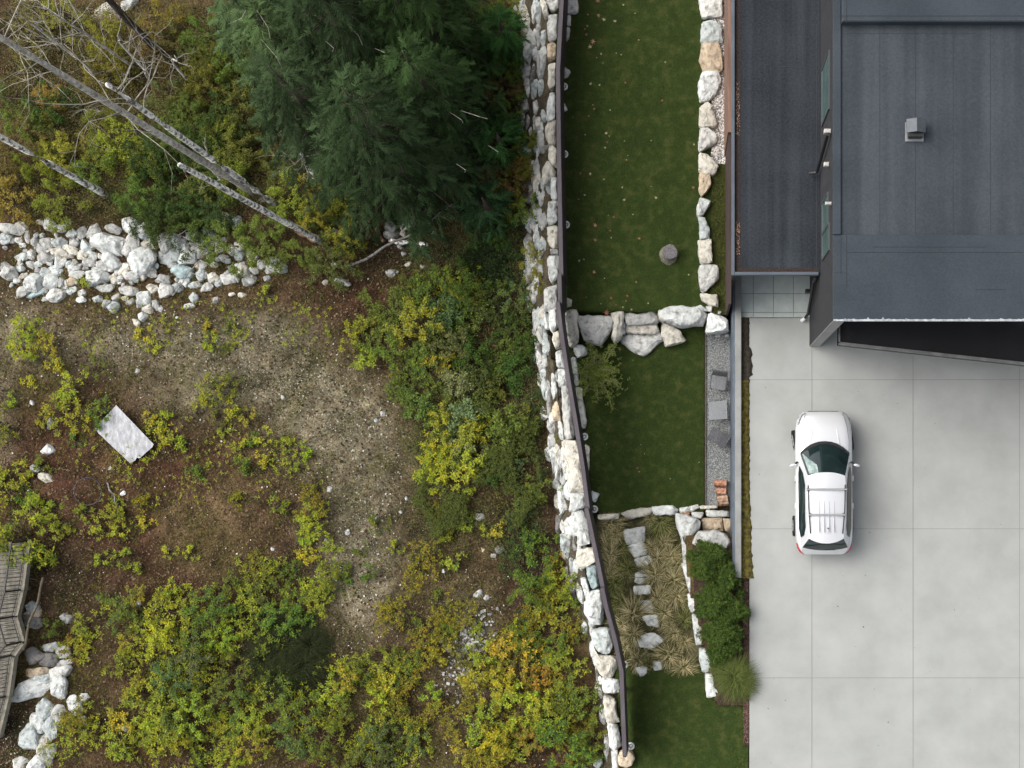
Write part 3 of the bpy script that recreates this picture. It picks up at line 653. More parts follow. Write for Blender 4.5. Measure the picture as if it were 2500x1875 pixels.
for pl, code, zt, lb in [('820,235,950,250,1100,220,1140,300,1120,345,850,350', 'g', -1.05, 'dark grey top step slab set between the cross wall boulders'), ('850,345,1110,335,1140,410,1060,432,850,420', 'c', -1.25, 'cream rough middle step slab between the lawns'),
                         ('800,440,1060,430,1130,400,1170,480,1000,625,900,575,800,500', 's', -1.45, 'big pointed speckled grey bottom step slab reaching into the lower lawn')]:
    o, cx, cy, ar = rock(zz([float(a) for a in pl.split(',')], *Z3), code, ztop=zt, h=.4, flat=True, name='step_slab'); tag(o, lb, 'stone step', 'stone steps between the lawns')
garden([(Z4, 'c', '585,760,780,750,775,800,595,805'), (Z4, 'c', '790,750,900,710,1080,700,1060,760,880,800'), (Z4, 'w', '1075,690,1250,675,1320,720,1290,760,1100,765'), (Z4, 'w', '1320,700,1400,690,1440,730,1330,750'),
  (Z4, 's', '1400,690,1490,665,1500,700,1430,740'), (Z4, 'c', '1500,680,1665,680,1660,705,1510,710'), (Z4, 'o', '1330,740,1420,740,1410,760,1340,760'), (Z4, 's', '1430,735,1540,740,1520,800,1440,780'),
  (Z4, 'w', '1565,715,1770,730,1780,780,1570,780'), (Z4, 't', '1520,795,1705,785,1715,900,1640,920,1540,910'), (Z4, 't', '1710,790,1785,800,1780,930,1730,900')],
  'below the lawn', 'the house', 'boulders of the wall below the lower lawn', lambda x, y: -1.55 - float(gardz(0, P(x, y, -1.7).y)), .7, True, axis='x', rows=2)
it = []
for z_, code, pl, zt in [(Z4, 'g', '1500,915,1640,905,1720,930,1775,990,1760,1060,1500,1060,1440,1010', .05), (Z4, 'w', '1285,755,1400,770,1505,810,1500,890,1420,960,1390,1070,1330,950', -1.0), (Z4, 'w', '1340,950,1400,1070,1415,1200,1360,1210', -.7), (Z4, 'w', '1345,1210,1400,1200,1430,1340,1470,1360,1470,1475,1420,1480', -.4),
  (Z5, 'w', '1210,0,1290,0,1310,120,1250,170,1225,120', -.3), (Z5, 'w', '1250,180,1310,200,1380,440,1290,455,1265,300', -.2), (Z5, 'b', '1320,490,1400,490,1450,580,1450,680,1350,700,1320,600', -.15), (Z5, 'w', '1370,710,1440,720,1450,830,1520,900,1380,930', -.1)]:
    pts = zz([float(a) for a in pl.split(',')], *z_); o, cx, cy, ar = rock(pts, code, ztop=zt, h=.85, flat=True); o['group'] = 'pale boulders holding the hedge bed'
    it.append((o, -cy, cy, f'{sizeword(ar)} {WORD[code]} {shapeword(pts)} boulder'))
row_labels(it, 'edging the hedge bed', 'the lawn wall')
it = []
for z_, pl in [(Z4, '815,905,1010,870,1005,1010,850,1035'), (Z4, '850,1050,970,1010,1050,1060,1020,1120,920,1150'), (Z4, '915,1165,1050,1130,1080,1180,1000,1240,940,1220'), (Z4, '925,1290,1040,1245,1060,1350,980,1390,920,1370'),
  (Z4, '910,1405,1060,1400,1060,1475,920,1480'), (Z5, '770,70,860,55,920,130,880,185,790,160'), (Z5, '800,200,940,185,955,300,850,280'), (Z5, '750,400,900,345,1000,420,900,490,770,480'), (Z5, '895,605,975,610,980,680,910,690'), (Z5, '740,660,850,650,840,720,790,755')]:
    pts = zz([float(a) for a in pl.split(',')], *z_); cx = sum(p[0] for p in pts) / len(pts); cy = sum(p[1] for p in pts) / len(pts)
    o, cx, cy, ar = rock(pts, 'w', ztop=gard(cx, cy, .09).z, h=.16, flat=True, name='stepping_stone'); o['category'] = 'stepping stone'; o['group'] = 'stepping stones through the tussock grass'
    it.append((o, -cy, cy, f'flat grey {sizeword(ar)} stepping stone'))
row_labels(it, 'on the tussock path', 'the lawn wall')
# curb stones peeping out east of the fence
garden([(ZA, 's', '660,0,805,0,815,150,680,165'), (ZA, 'w', '680,185,730,190,725,295,680,300'), (ZA, 'g', '675,320,720,330,710,430,675,480'), (ZA, 's', '650,780,725,830,690,890,650,905'), (ZA, 'w', '650,1190,690,1270,655,1295'),
  (ZB, 'c', '600,1565,650,1590,640,1650,600,1659'), (ZC, 'w', '455,640,505,640,530,880,490,880'), (ZC, 's', '497,905,550,910,595,1200,590,1260,550,1270'), (ZC, 'c', '580,1420,625,1440,620,1659,590,1659'), (ZD, 'b', '475,408,555,440,515,525,480,510')],
  'inside the fence', 'the far end', 'stones along the foot of the fence', .2, .35, True)
# cut stump-like round stone at the fence end
o, cx, cy, ar = rock([(1528 + 21 * math.cos(a), 1851 + 22 * math.sin(a)) for a in [k * .785 for k in range(8)]], 't', ztop=-.35, h=.5, flat=True, name='round_boulder')
tag(o, 'round brown boulder at the low end of the fence', 'rock')

# -- rock channel
CH1, CH2 = ((0, 500), 5.53), ((300, 500), 5.53)
RIP1 = '190,330,380,110,10,w;70,440,170,130,0,b;270,480,110,70,0,w;310,550,150,70,0,w;375,440,60,200,0,w;270,270,200,90,20,c;660,270,180,120,30,w;820,320,160,90,25,w;910,250,170,90,-35,b;550,235,100,60,0,c;480,500,110,110,-20,g;620,520,200,120,0,g;560,600,170,120,30,g;800,510,160,120,10,b;950,390,190,100,-25,b;1090,370,120,170,0,g;1260,370,270,160,-20,g;1000,500,120,110,20,g;1500,310,270,120,25,g;1750,280,200,190,0,w;1940,320,200,110,-35,w;1470,530,440,300,10,w;1790,410,130,100,0,w;1940,430,160,110,0,b;1760,560,210,240,30,s;1160,560,170,190,40,w;950,610,220,110,10,c;780,640,200,110,20,c;420,670,120,150,30,w;280,700,160,100,0,b;620,700,200,130,0,g;660,760,80,180,-10,w;800,770,100,140,-20,w;920,700,180,70,-10,g;1100,690,140,100,0,c;1240,670,150,130,10,w;1200,780,230,100,0,w;940,800,170,90,-30,b;530,800,110,80,0,b;430,810,170,90,35,w;740,850,160,70,0,b;1010,840,200,90,-15,w;1490,760,330,200,5,w;1410,820,180,120,10,g;1640,870,210,110,-20,c;1880,760,330,300,-20,w;1980,560,200,180,20,c;60,830,130,130,0,g;110,920,200,160,30,w;250,850,150,80,20,w;310,960,170,70,-25,c;210,1030,110,70,0,w;500,890,70,80,0,g;620,930,160,130,0,w;790,910,170,100,0,b;460,1040,250,260,30,w;690,1050,220,200,10,w;1010,940,230,110,-10,s;960,1040,170,100,5,t;1290,990,370,180,-5,w;840,1050,90,150,0,g;300,1170,210,120,-30,g;480,1200,230,110,-25,B;750,1210,220,190,0,w;610,1160,70,90,0,g;620,1275,120,60,0,g;960,1150,160,90,-15,w;1100,1190,100,90,0,s;1090,1280,110,70,0,w;1310,1270,130,80,0,b;1400,1130,260,90,-5,s;1540,1000,120,120,0,c;1640,990,130,110,0,g;1740,1160,210,120,10,s;1780,960,160,120,0,g;1680,1260,80,60,0,c;1430,1340,120,100,10,g;1510,1390,160,150,0,b;1570,1240,120,90,-30,g;1910,1300,240,180,-35,w;1980,1230,160,110,0,w;1760,1310,120,80,-20,g;2010,1400,150,110,-20,c;2160,1400,80,90,0,g;1930,1510,110,100,30,w;1840,1600,80,140,-30,c;2010,900,150,110,0,g;1330,880,160,70,10,g;560,410,90,60,0,g;1130,860,110,60,0,g;350,620,70,60,0,g;700,960,90,60,0,g;880,1120,90,50,0,g;1200,1060,90,60,0,c'
RIP2 = '550,520,200,230,0,s;730,470,110,180,-15,b;990,440,120,120,0,b;1180,170,110,120,20,g;1370,140,160,80,10,c;1270,210,90,110,0,w;1410,220,140,90,0,w;1550,220,110,130,20,w;1260,290,160,80,-10,c;1300,355,80,60,0,w;1150,370,110,90,0,b;1210,430,110,90,0,g;840,560,130,100,0,w;980,580,120,90,0,g;1230,510,150,90,-20,c;1290,590,110,140,0,c;1130,590,90,90,0,g;680,600,150,90,0,g;620,700,300,170,-10,w;860,700,210,180,0,w;1040,650,200,90,-10,w;1480,620,130,120,0,s;1590,540,160,130,-30,c;1580,690,150,190,-20,b;1720,680,90,140,0,g;1350,720,150,90,0,g;830,920,270,180,10,B;650,800,160,110,0,g;1060,820,130,90,0,g;1230,810,90,70,0,c;1060,950,140,140,10,b;1420,990,260,130,-10,s;1210,980,150,120,-20,c;1640,890,160,130,20,c;1760,890,120,90,0,g;1690,1010,200,140,0,g;2050,750,160,120,0,b;2010,870,170,120,0,s;2150,850,140,120,0,b;1890,810,110,120,0,g;540,1010,200,130,0,g;830,1050,140,120,0,w;560,1150,190,160,-15,w;400,1140,150,110,10,c;720,1130,150,130,0,b;1120,1110,170,110,-20,s;960,1080,120,90,0,b;400,930,120,110,0,g;950,1260,110,130,10,b;890,1370,140,70,-15,w;440,1350,90,120,0,g;1250,1290,80,80,0,g;1470,1210,80,50,0,c;1610,1220,90,70,0,c;1460,840,90,70,0,b;900,420,110,110,0,b;1950,1000,110,70,0,g'
def ellpoly(cx, cy, w, h, rot, rnd, k=None):
    k = k or rnd.randint(5, 8); a0 = rnd.uniform(0, 6.28); out = []
    for i in range(k):
        a = a0 + (i + rnd.uniform(-.25, .25)) * 6.2832 / k; q = rnd.uniform(1.05, 1.32)
        x, y = w / 2 * q * math.cos(a), h / 2 * q * math.sin(a); r_ = R(rot); out.append((cx + x * math.cos(r_) - y * math.sin(r_), cy + x * math.sin(r_) + y * math.cos(r_)))
    return out
rr = random.Random(3)
def rocks_ell(txt, org, sc, area, side, group, rows, at=lot, hfac=.62, embed=.3, name='channel_stone', mx=.45):
    it = []
    for e_ in txt.split(';'):
        a = e_.split(','); cx, cy, w, h, rot = [float(q) for q in a[:5]]; code = a[5]
        if code == 'w' and w * h < 60000 and rr.random() < .45: code = rr.choice('ssbg')
        pts = ellpoly(org[0] + cx / sc, org[1] + cy / sc, w / sc * 1.12, h / sc * 1.12, rot, rr)
        hh = max(.07, min(w, h) / sc / 70 * hfac) * rr.uniform(.85, 1.2)
        o, px, py, ar = rock(pts, code, h=min(hh, mx), at=at, embed=embed, n=26, name=name); o['group'] = group
        it.append((o, px, py, f'{sizeword(ar)} {WORD[code]} {shapeword(pts)} stone'))
    return it
it = rocks_ell(RIP1, *CH1, '', '', 'stones of the rock channel', 9) + rocks_ell(RIP2, *CH2, '', '', 'stones of the rock channel', 9)
# chinking stones between the large ones
chan = [(20, 690), (100, 610), (200, 640), (300, 640), (400, 650), (420, 700), (330, 720), (120, 700), (520, 620), (600, 660), (540, 700), (250, 680), (60, 600), (640, 640)]
for i in range(130):
    px = rr.uniform(2, 640); py = 645 + rr.uniform(-78, 78) * (1 - .35 * px / 640) - px * .01; r_ = rr.uniform(8, 17)
    if px < 2: continue
    code = rr.choice('ggswcb'); o, px, py, ar = rock(ellpoly(px, py, r_ * rr.uniform(.9, 1.6), r_, rr.uniform(0, 180), rr), code, h=.12, at=lot, embed=.2, n=14, name='chink_stone'); o['group'] = 'stones of the rock channel'
    it.append((o, px, py, f'{WORD[code]} chinking pebble'))
row_labels(it, 'of the rock channel', 'the wall', rows=14)
BL = '205,570,120,80,0,b;220,605,150,60,-5,t;215,660,130,90,10,d;450,640,80,60,0,g;215,900,130,90,0,d;330,840,130,60,-10,w;430,870,90,80,-30,w;330,920,120,80,0,d;250,1010,170,60,0,t;420,960,140,50,-15,s;400,1010,150,90,-25,w;250,1060,210,50,-15,b;200,1130,300,110,-15,w;395,1110,100,150,10,w;310,1250,90,140,15,b;390,1290,90,100,0,g;505,1240,80,130,-20,w;570,1180,60,50,0,w;235,1360,120,120,20,w;345,1400,90,170,-10,b;405,1340,50,90,0,w;200,1480,120,180,5,b;290,1500,70,150,0,c;130,1630,110,80,0,w;250,1630,120,100,0,w;350,1540,60,100,0,g;560,1345,70,60,0,b;320,1610,70,80,0,g'
it = rocks_ell(BL, (0, 1280), 2.787, '', '', 'boulders beside the boardwalk', 5, hfac=.5, name='boulder')
row_labels(it, 'beside the boardwalk', 'the wall', rows=6)
SC = [(113, 1168, 38, 22, 'c'), (117, 1098, 34, 24, 'w'), (85, 1143, 26, 18, 'g'), (78, 983, 16, 11, 'w'), (122, 1035, 18, 24, 's'), (335, 1474, 20, 16, 'w'), (977, 1250, 11, 11, 'w'), (916, 1266, 15, 10, 'w'), (848, 1299, 12, 15, 'w'), (798, 1321, 9, 14, 'w'),
 (919, 1025, 12, 12, 'b'), (934, 1010, 13, 12, 'w'), (803, 1195, 16, 14, 's'), (1078, 1559, 25, 18, 'w'), (1083, 1395, 11, 10, 'w'), (1219, 1342, 26, 20, 'd'), (1205, 1356, 14, 12, 'g'), (1172, 1262, 26, 18, 'g'), (1180, 1342, 10, 14, 't'), (992, 1218, 10, 10, 'w'),
 (1052, 1276, 10, 9, 'g'), (1170, 1450, 26, 24, 'g'), (1187, 1460, 15, 13, 'g'), (1120, 1598, 14, 10, 'b'), (1158, 1652, 16, 12, 'g'), (1121, 1600, 12, 9, 's'), (1095, 1587, 14, 12, 'c'), (1135, 1586, 16, 14, 'b'), (952, 668, 28, 22, 'g'), (998, 645, 20, 12, 'c'), (1032, 652, 14, 14, 'c'),
 (967, 665, 14, 10, 'c'), (815, 647, 18, 13, 'c'), (835, 688, 40, 18, 'g'), (793, 690, 18, 12, 'c'), (950, 570, 26, 24, 'g'), (968, 572, 18, 16, 'd'), (984, 568, 17, 18, 'c'), (994, 548, 34, 28, 's'), (952, 555, 24, 26, 'g'), (1060, 570, 18, 12, 'w'), (985, 620, 14, 14, 'w'),
 (300, 1205, 12, 12, 'w'), (335, 905, 14, 12, 'w'), (270, 1143, 10, 13, 'w'), (690, 970, 11, 9, 'w'), (665, 1340, 10, 8, 'w'), (410, 1342, 9, 7, 'w'), (430, 1670, 12, 12, 'w'), (305, 1780, 14, 18, 's'), (420, 1560, 12, 12, 'w'), (840, 1400, 12, 18, 'w'), (1460, 1863, 20, 24, 'b'),
 (262, 25, 70, 30, 'c'), (310, 10, 60, 24, 'w'), (260, 45, 70, 26, 't'), (365, 40, 14, 12, 'w'), (432, 775, 9, 7, 'w'), (1025, 600, 14, 10, 'g'), (980, 600, 22, 16, 'g'), (610, 470, 20, 14, 'w'), (645, 485, 26, 14, 'w')]
it = []
for cx, cy, w, h, code in SC:
    o, px, py, ar = rock(ellpoly(cx, cy, w, h, rr.uniform(-30, 30), rr), code, h=max(.06, min(w, h) / 70 * .5), at=lot, embed=.3, n=16, name='stone'); o['group'] = 'loose stones lying on the open ground'
    it.append((o, px, py, f'{WORD[code]} {"fist-sized" if ar < .03 else "melon-sized" if ar < .09 else "knee-high"} loose stone'))
row_labels(it, 'on open ground', 'the wall', rows=12)

# ------------------------------------------------------------------ fence
fn = empty('garden_fence', P(1360, 700, -.9)); tag(fn, 'long dark plum-brown slat fence on the boulder wall, stepped in five sections', 'fence')
SEC = [[(1372, -140), (1366, 0), (1357, 170), (1359, 350), (1361.7, 500), (1365, 673)], [(1360.5, 668), (1362, 741)], [(1356, 737), (1363.6, 800), (1378, 900), (1401.6, 1040), (1418.7, 1150), (1430, 1244)],
       [(1426, 1241), (1446, 1335), (1467, 1438)], [(1465, 1436), (1472.8, 1475), (1495.7, 1560), (1512, 1640), (1514, 1700), (1520, 1846)]]
fl = Vector(fn.location)
for si, sec in enumerate(SEC):
    zt = .80 + .10 * si
    pts = [P(x + 5, y, zt) for x, y in sec]; cap = MB(); pan = MB(); hw = .068
    def off(i, d):
        a = pts[max(i - 1, 0)]; b = pts[min(i + 1, len(pts) - 1)]; t = (b - a).normalized(); return pts[i] + Vector((-t.y, t.x, 0)) * d
    for i in range(len(pts) - 1):
        a0, a1, b0, b1 = off(i, -hw), off(i, hw), off(i + 1, -hw), off(i + 1, hw)
        cap.prism([(p - fl)[:2] for p in (a0, a1, b1, b0)], zt - .05 - fl.z, zt - fl.z)
        for k in range(11):
            z1 = zt - .06 - k * .152; c0, c1, d0, d1 = off(i, .045), off(i, .082), off(i + 1, .045), off(i + 1, .082)
            pan.prism([(p - fl)[:2] for p in (c0, c1, d1, d0)], z1 - .147 - fl.z, z1 - fl.z)
    cap.build('fence_cap', M_fencecap, fn); pan.build('fence_panel', M_fence, fn)
    for i in range(len(pts)):
        if si in (1,) and i == 0: continue
        c = pts[i] - fl; zb = -1.0 if sec[i][1] < 1600 else -.7
        MB().box(c.x - .05, c.x + .05, c.y - .05, c.y + .05, zb - .6 - fl.z, zt - .052 - fl.z).build('fence_post', M_fence, fn)
ringm = mat('ring_white', (.55, .55, .53), (.68, .68, .66), 8, .8)
for (px, py), lb in zip([(1377, 212), (1378, 377), (1382, 549), (1427, 1066), (1451, 1243), (1524, 1623), (1540, 1821)],
    ['beside the leaf-strewn upper lawn end', 'halfway along the upper lawn', 'level with the lawn stump', 'on the lower lawn near the twiggy bush', 'at the lower lawn end', 'where the tussocks end', 'on the last lawn by the round boulder']):
    p = gard(px, py, .0); mb = MB(); mb.torus((0, 0, .03), .10, .035, 24, 8); mb.tube([(0, 0, 0), (0, 0, .05)], .05, 12)
    o = mb.build('post_ring', ringm, loc=p, smooth=True); tag(o, 'small white ring footing at the fence ' + lb, 'footing', 'white ring footings along the fence')

# ------------------------------------------------------------------ lawn stump, furniture, logs
sp = gard(1636, 620, 0); s_ = empty('tree_stump', sp); tag(s_, 'weathered grey tree stump standing in the upper lawn', 'stump')
mb = MB(); V = []; n = 28
for k, (r_, z, ox) in enumerate([(.33, 0, -.05), (.30, .06, -.04), (.25, .2, -.02), (.245, .42, 0)]):
    for j in range(n):
        a = j * 6.283 / n; q = r_ * (1 + .05 * math.sin(3 * a + k) + .03 * math.sin(7 * a)); V.append((ox + q * math.cos(a), ox * .8 + q * math.sin(a), z))
F = [(k * n + j, k * n + (j + 1) % n, (k + 1) * n + (j + 1) % n, (k + 1) * n + j) for k in range(3) for j in range(n)]
mb.add(V, F); mb.build('bark', mat('stump_bark', (.10, .095, .075), (.26, .24, .19), 9, .9, .5, 30), s_, smooth=True)
mb = MB(); mb.add([(.245 * (1 + .05 * math.sin(3 * a + 3) + .03 * math.sin(7 * a)) * math.cos(a), .245 * (1 + .05 * math.sin(3 * a + 3) + .03 * math.sin(7 * a)) * math.sin(a), .422) for a in [j * 6.283 / n for j in range(n)]] + [(0, 0, .425)], [(j, (j + 1) % n, n) for j in range(n)])
mb.build('cut_top', mat('cut_wood_grey', (.10, .092, .094), (.19, .175, .18), 14, .9, .6, 40), s_)

M_met = mat('grey_slat_metal', (.15, .155, .165), (.20, .205, .215), 8, .5, spec=.4)
M_met2 = mat('dark_slat_metal', (.055, .055, .062), (.085, .085, .095), 8, .5, spec=.4)
def slat_top(w, d, z, n, m, par, name, along='x'):
    mb = MB(); p = w / n
    for i in range(n):
        a = -w / 2 + i * p
        if along == 'y': mb.box(a + p * .12, a + p * .88, -d / 2 + .03, d / 2 - .03, z - .02, z)
        else: mb.box(-d / 2 + .03, d / 2 - .03, a + p * .12, a + p * .88, z - .02, z)
    (mb.box(-w / 2 - .01, w / 2 + .01, -d / 2, -d / 2 + .028, z - .03, z + .004).box(-w / 2 - .01, w / 2 + .01, d / 2 - .028, d / 2, z - .03, z + .004) if along == 'y' else
     mb.box(-d / 2, -d / 2 + .028, -w / 2 - .01, w / 2 + .01, z - .03, z + .004).box(d / 2 - .028, d / 2, -w / 2 - .01, w / 2 + .01, z - .03, z + .004))
    return mb.build(name, m, par)
def legs(par, w, d, z, m):
    for sx in (-1, 1):
        for sy in (-1, 1): MB().box(sx * w / 2 - .018, sx * w / 2 + .018, sy * d / 2 - .018, sy * d / 2 + .018, 0, z - .031).build('leg', m, par)
zg = -1.64
c = empty('garden_chair', P(1753, 938, zg), R(-8)); tag(c, 'grey slatted metal garden chair facing the small table on the gravel', 'chair')
slat_top(.50, .42, .42, 11, M_met, c, 'seat', 'y'); legs(c, .46, .36, .42, M_met2)
bk = MB()
for i in range(11): bk.add([(-.26 + i * .047, .25, .42), (-.22 + i * .047, .25, .42), (-.22 + i * .047, .36, .88), (-.26 + i * .047, .36, .88), (-.26 + i * .047, .27, .42), (-.22 + i * .047, .27, .42), (-.22 + i * .047, .38, .88), (-.26 + i * .047, .38, .88)], [(0, 1, 2, 3), (7, 6, 5, 4), (0, 4, 5, 1), (3, 2, 6, 7), (0, 3, 7, 4), (1, 5, 6, 2)])
bk.box(-.28, .28, .355, .395, .88, .91); bk.build('backrest', M_met2, c)
for sx in (-1, 1): MB().tube([(sx * .26, -.2, .42), (sx * .27, -.2, .62), (sx * .27, .30, .64)], .015, 6).build('armrest', M_met2, c)
t = empty('garden_table', P(1751.5, 1004, zg), R(3)); tag(t, 'square light grey slatted metal table on the gravel', 'table')
slat_top(.62, .62, .48, 19, mat('pale_slat_metal', (.24, .25, .26), rough=.5), t, 'table_top', 'x'); legs(t, .56, .56, .48, M_met2)
c = empty('garden_chair', P(1748, 1066, zg), R(-32)); tag(c, 'dark grey slatted metal garden chair turned askew at the gravel path end', 'chair')
slat_top(.50, .44, .42, 14, M_met2, c, 'seat', 'y'); legs(c, .46, .36, .42, M_met2)
bk = MB()
for i in range(11): bk.add([(.22 + 0, -.25 + i * .047, .42), (.22, -.21 + i * .047, .42), (.40, -.21 + i * .047, .80), (.40, -.25 + i * .047, .80), (.24, -.25 + i * .047, .42), (.24, -.21 + i * .047, .42), (.42, -.21 + i * .047, .80), (.42, -.25 + i * .047, .80)], [(0, 1, 2, 3), (7, 6, 5, 4), (0, 4, 5, 1), (3, 2, 6, 7), (0, 3, 7, 4), (1, 5, 6, 2)])
bk.box(.395, .43, -.27, .27, .80, .83); bk.build('backrest', M_met2, c)
M_log = mat('red_wood', (.34, .15, .09), (.58, .34, .24), 8, .85, .5, 40, stretch=(.4, 4, 1))
M_log2 = mat('brown_wood', (.16, .09, .055), (.52, .36, .26), 4, .85, .5, 40, stretch=(.5, 3, 1))
def split_log(px, py, w, d, h, rot, m, label):
    o = MB(); V = []; n = 10
    prof = [(-d / 2, 0), (d / 2, 0), (d / 2, h * .55), (d * .3, h * .9), (0, h), (-d * .32, h * .88), (-d / 2, h * .5)]
    k = len(prof)
    for i in range(n):
        x = -w / 2 + w * i / (n - 1)
        for j, (a, b) in enumerate(prof): V.append((x, a + .012 * math.sin(i * 2.1 + j), b + (.015 * math.sin(i * 1.3 + j * 2) if b > 0 else 0)))
    F = [(i * k + j, i * k + (j + 1) % k, (i + 1) * k + (j + 1) % k, (i + 1) * k + j) for i in range(n - 1) for j in range(k)] + [tuple(range(k))[::-1], tuple((n - 1) * k + j for j in range(k))]
    o.add(V, F); q = o.build('split_log', m, loc=P(px, py, zg), rotz=rot); tag(q, label, 'log', 'split logs by the concrete wall'); return q
split_log(1758, 1180, .42, .22, .34, R(-2), M_log, 'pale reddish split log, the top one of three in the gravel')
split_log(1760, 1199, .34, .24, .22, R(-3), M_log, 'smooth orange-red split log between two others')
split_log(1764, 1222, .36, .36, .26, R(8), M_log2, 'brown barked split log, the lowest one against the wall stones')

# ------------------------------------------------------------------ plants: leaves
def leaves(C, D, U, L, wr=.42, fold=.12, droop=.15):
    """one folded diamond per leaf; C base points, D directions, U ups, L lengths"""
    n = len(C); Sd = np.cross(D, U); Sd /= np.linalg.norm(Sd, axis=1)[:, None] + 1e-9; L = L[:, None]
    mid = C + D * L * .45 + U * L * fold
    V = np.stack([C, mid + Sd * L * wr * .5 - U * L * fold, C + D * L - U * L * droop, mid - Sd * L * wr * .5 - U * L * fold], 1)
    V = np.concatenate([V, mid[:, None]], 1).reshape(-1, 3)
    i = np.arange(n)[:, None] * 5
    F = np.concatenate([i + [0, 1, 4], i + [1, 2, 4], i + [2, 3, 4], i + [3, 0, 4]], 1).reshape(-1, 3)
    return V, F
def norm(a): return a / (np.linalg.norm(a, axis=-1, keepdims=True) + 1e-9)
def sprigs(C, rng, nl=7, L=.10, up=.35):
    n = len(C); k = nl; a = rng.uniform(0, 6.28, (n, 1)) + np.arange(k) * (6.283 / k) * 1.0 + rng.normal(0, .25, (n, k))
    el = rng.normal(up, .25, (n, k)); tilt = rng.normal(0, .28, (n, 1, 3)); tilt[..., 2] = 0
    D = np.stack([np.cos(a) * np.cos(el), np.sin(a) * np.cos(el), np.sin(el)], -1); D = norm(D + tilt * .6)
    U = norm(np.stack([-np.cos(a) * np.sin(el), -np.sin(a) * np.sin(el), np.cos(el)], -1) + tilt * .3)
    LL = rng.uniform(.6, 1.15, (n, k)) * L * rng.uniform(.75, 1.2, (n, 1))
    Cc = np.repeat(C[:, None], k, 1) + D * .008 + rng.normal(0, L * .12, (n, k, 3))
    return leaves(Cc.reshape(-1, 3), D.reshape(-1, 3), U.reshape(-1, 3), LL.ravel())
def shrub_proto(seed, Rr, Hh, dens=75, L=.105, nl=7, m=None, wr=.42):
    rng = np.random.default_rng(seed); n = int(dens * Rr * Rr * 3.14 / 1.6) + 5
    lob = rng.uniform(0, 6.28, 5)
    a = rng.uniform(0, 6.28, n); r_ = np.sqrt(rng.uniform(0, 1, n)) * Rr
    k = .72 + .22 * np.sin(3 * a + lob[0]) + .16 * np.sin(5 * a + lob[1]) + .1 * np.sin(9 * a + lob[2])
    nb = int(rng.integers(6, 11)); ba = np.cumsum(rng.uniform(.35, 1.3, nb)); ba *= 6.283 / ba[-1]; bl_ = rng.uniform(.55, 1.25, nb) * Rr
    j = rng.integers(0, nb, n); u = rng.uniform(.12, 1, n) ** .7; cur = rng.normal(0, .35, nb)
    a = ba[j] + cur[j] * u + rng.normal(0, .10, n) / (u + .15); r_ = u * bl_[j]
    r2 = r_ + rng.normal(0, .03, n); h = Hh * (1.05 - (r_ / Rr) ** 2 * .55) * rng.uniform(.45, 1.05, n)
    C = np.stack([r2 * np.cos(a), r2 * np.sin(a), np.maximum(h, .04)], -1)
    # knock out a few holes
    for _ in range(2):
        q = rng.uniform(-Rr * .6, Rr * .6, 2); C = C[(np.hypot(C[:, 0] - q[0], C[:, 1] - q[1]) > Rr * .17)]
    V, F = sprigs(C, rng, nl, L)
    if wr != .42: pass
    fo = mesh_np('foliage', V, F, m or M_leafy)
    mb = MB()
    for p in C[:: max(1, len(C) // 14)]:
        mb.tube([(p[0] * .08, p[1] * .08, -.05), (p[0] * .5, p[1] * .5, p[2] * .6), tuple(p)], [.012, .008, .003], 4, cap=False)
    return fo, mesh_np('stem', mb.v, mb.f, M_stem)
PROTO = {}
for i in range(4): PROTO['m', i] = shrub_proto(10 + i, .58, .55, dens=80, L=.10)
for i in range(3): PROTO['l', i] = shrub_proto(20 + i, .85, .9, dens=80, L=.105)
for i in range(3): PROTO['s', i] = shrub_proto(30 + i, .36, .3, dens=85, L=.10)
for i in range(4): PROTO['f', i] = shrub_proto(40 + i, 1.0, 1.1, dens=240, L=.07, nl=6, m=M_leaf)
for i in range(2): PROTO['b', i] = shrub_proto(50 + i, .8, .8, dens=85, L=.14, nl=6, m=M_leaf)
LC = dict(yg=(.230, .262, .040), ye=(.31, .31, .042), gr=(.115, .150, .036), bg=(.135, .195, .042), ol=(.165, .165, .030), dk=(.055, .090, .026), bl=(.098, .138, .050), og=(.24, .20, .045), br=(.14, .12, .05), pg=(.17, .22, .10))
LW = dict(yg='yellow-green', ye='golden yellow', gr='mid-green', bg='bright green', ol='olive', dk='dark green', bl='bluish green', og='orange-tinted', br='brownish', pg='pale green')
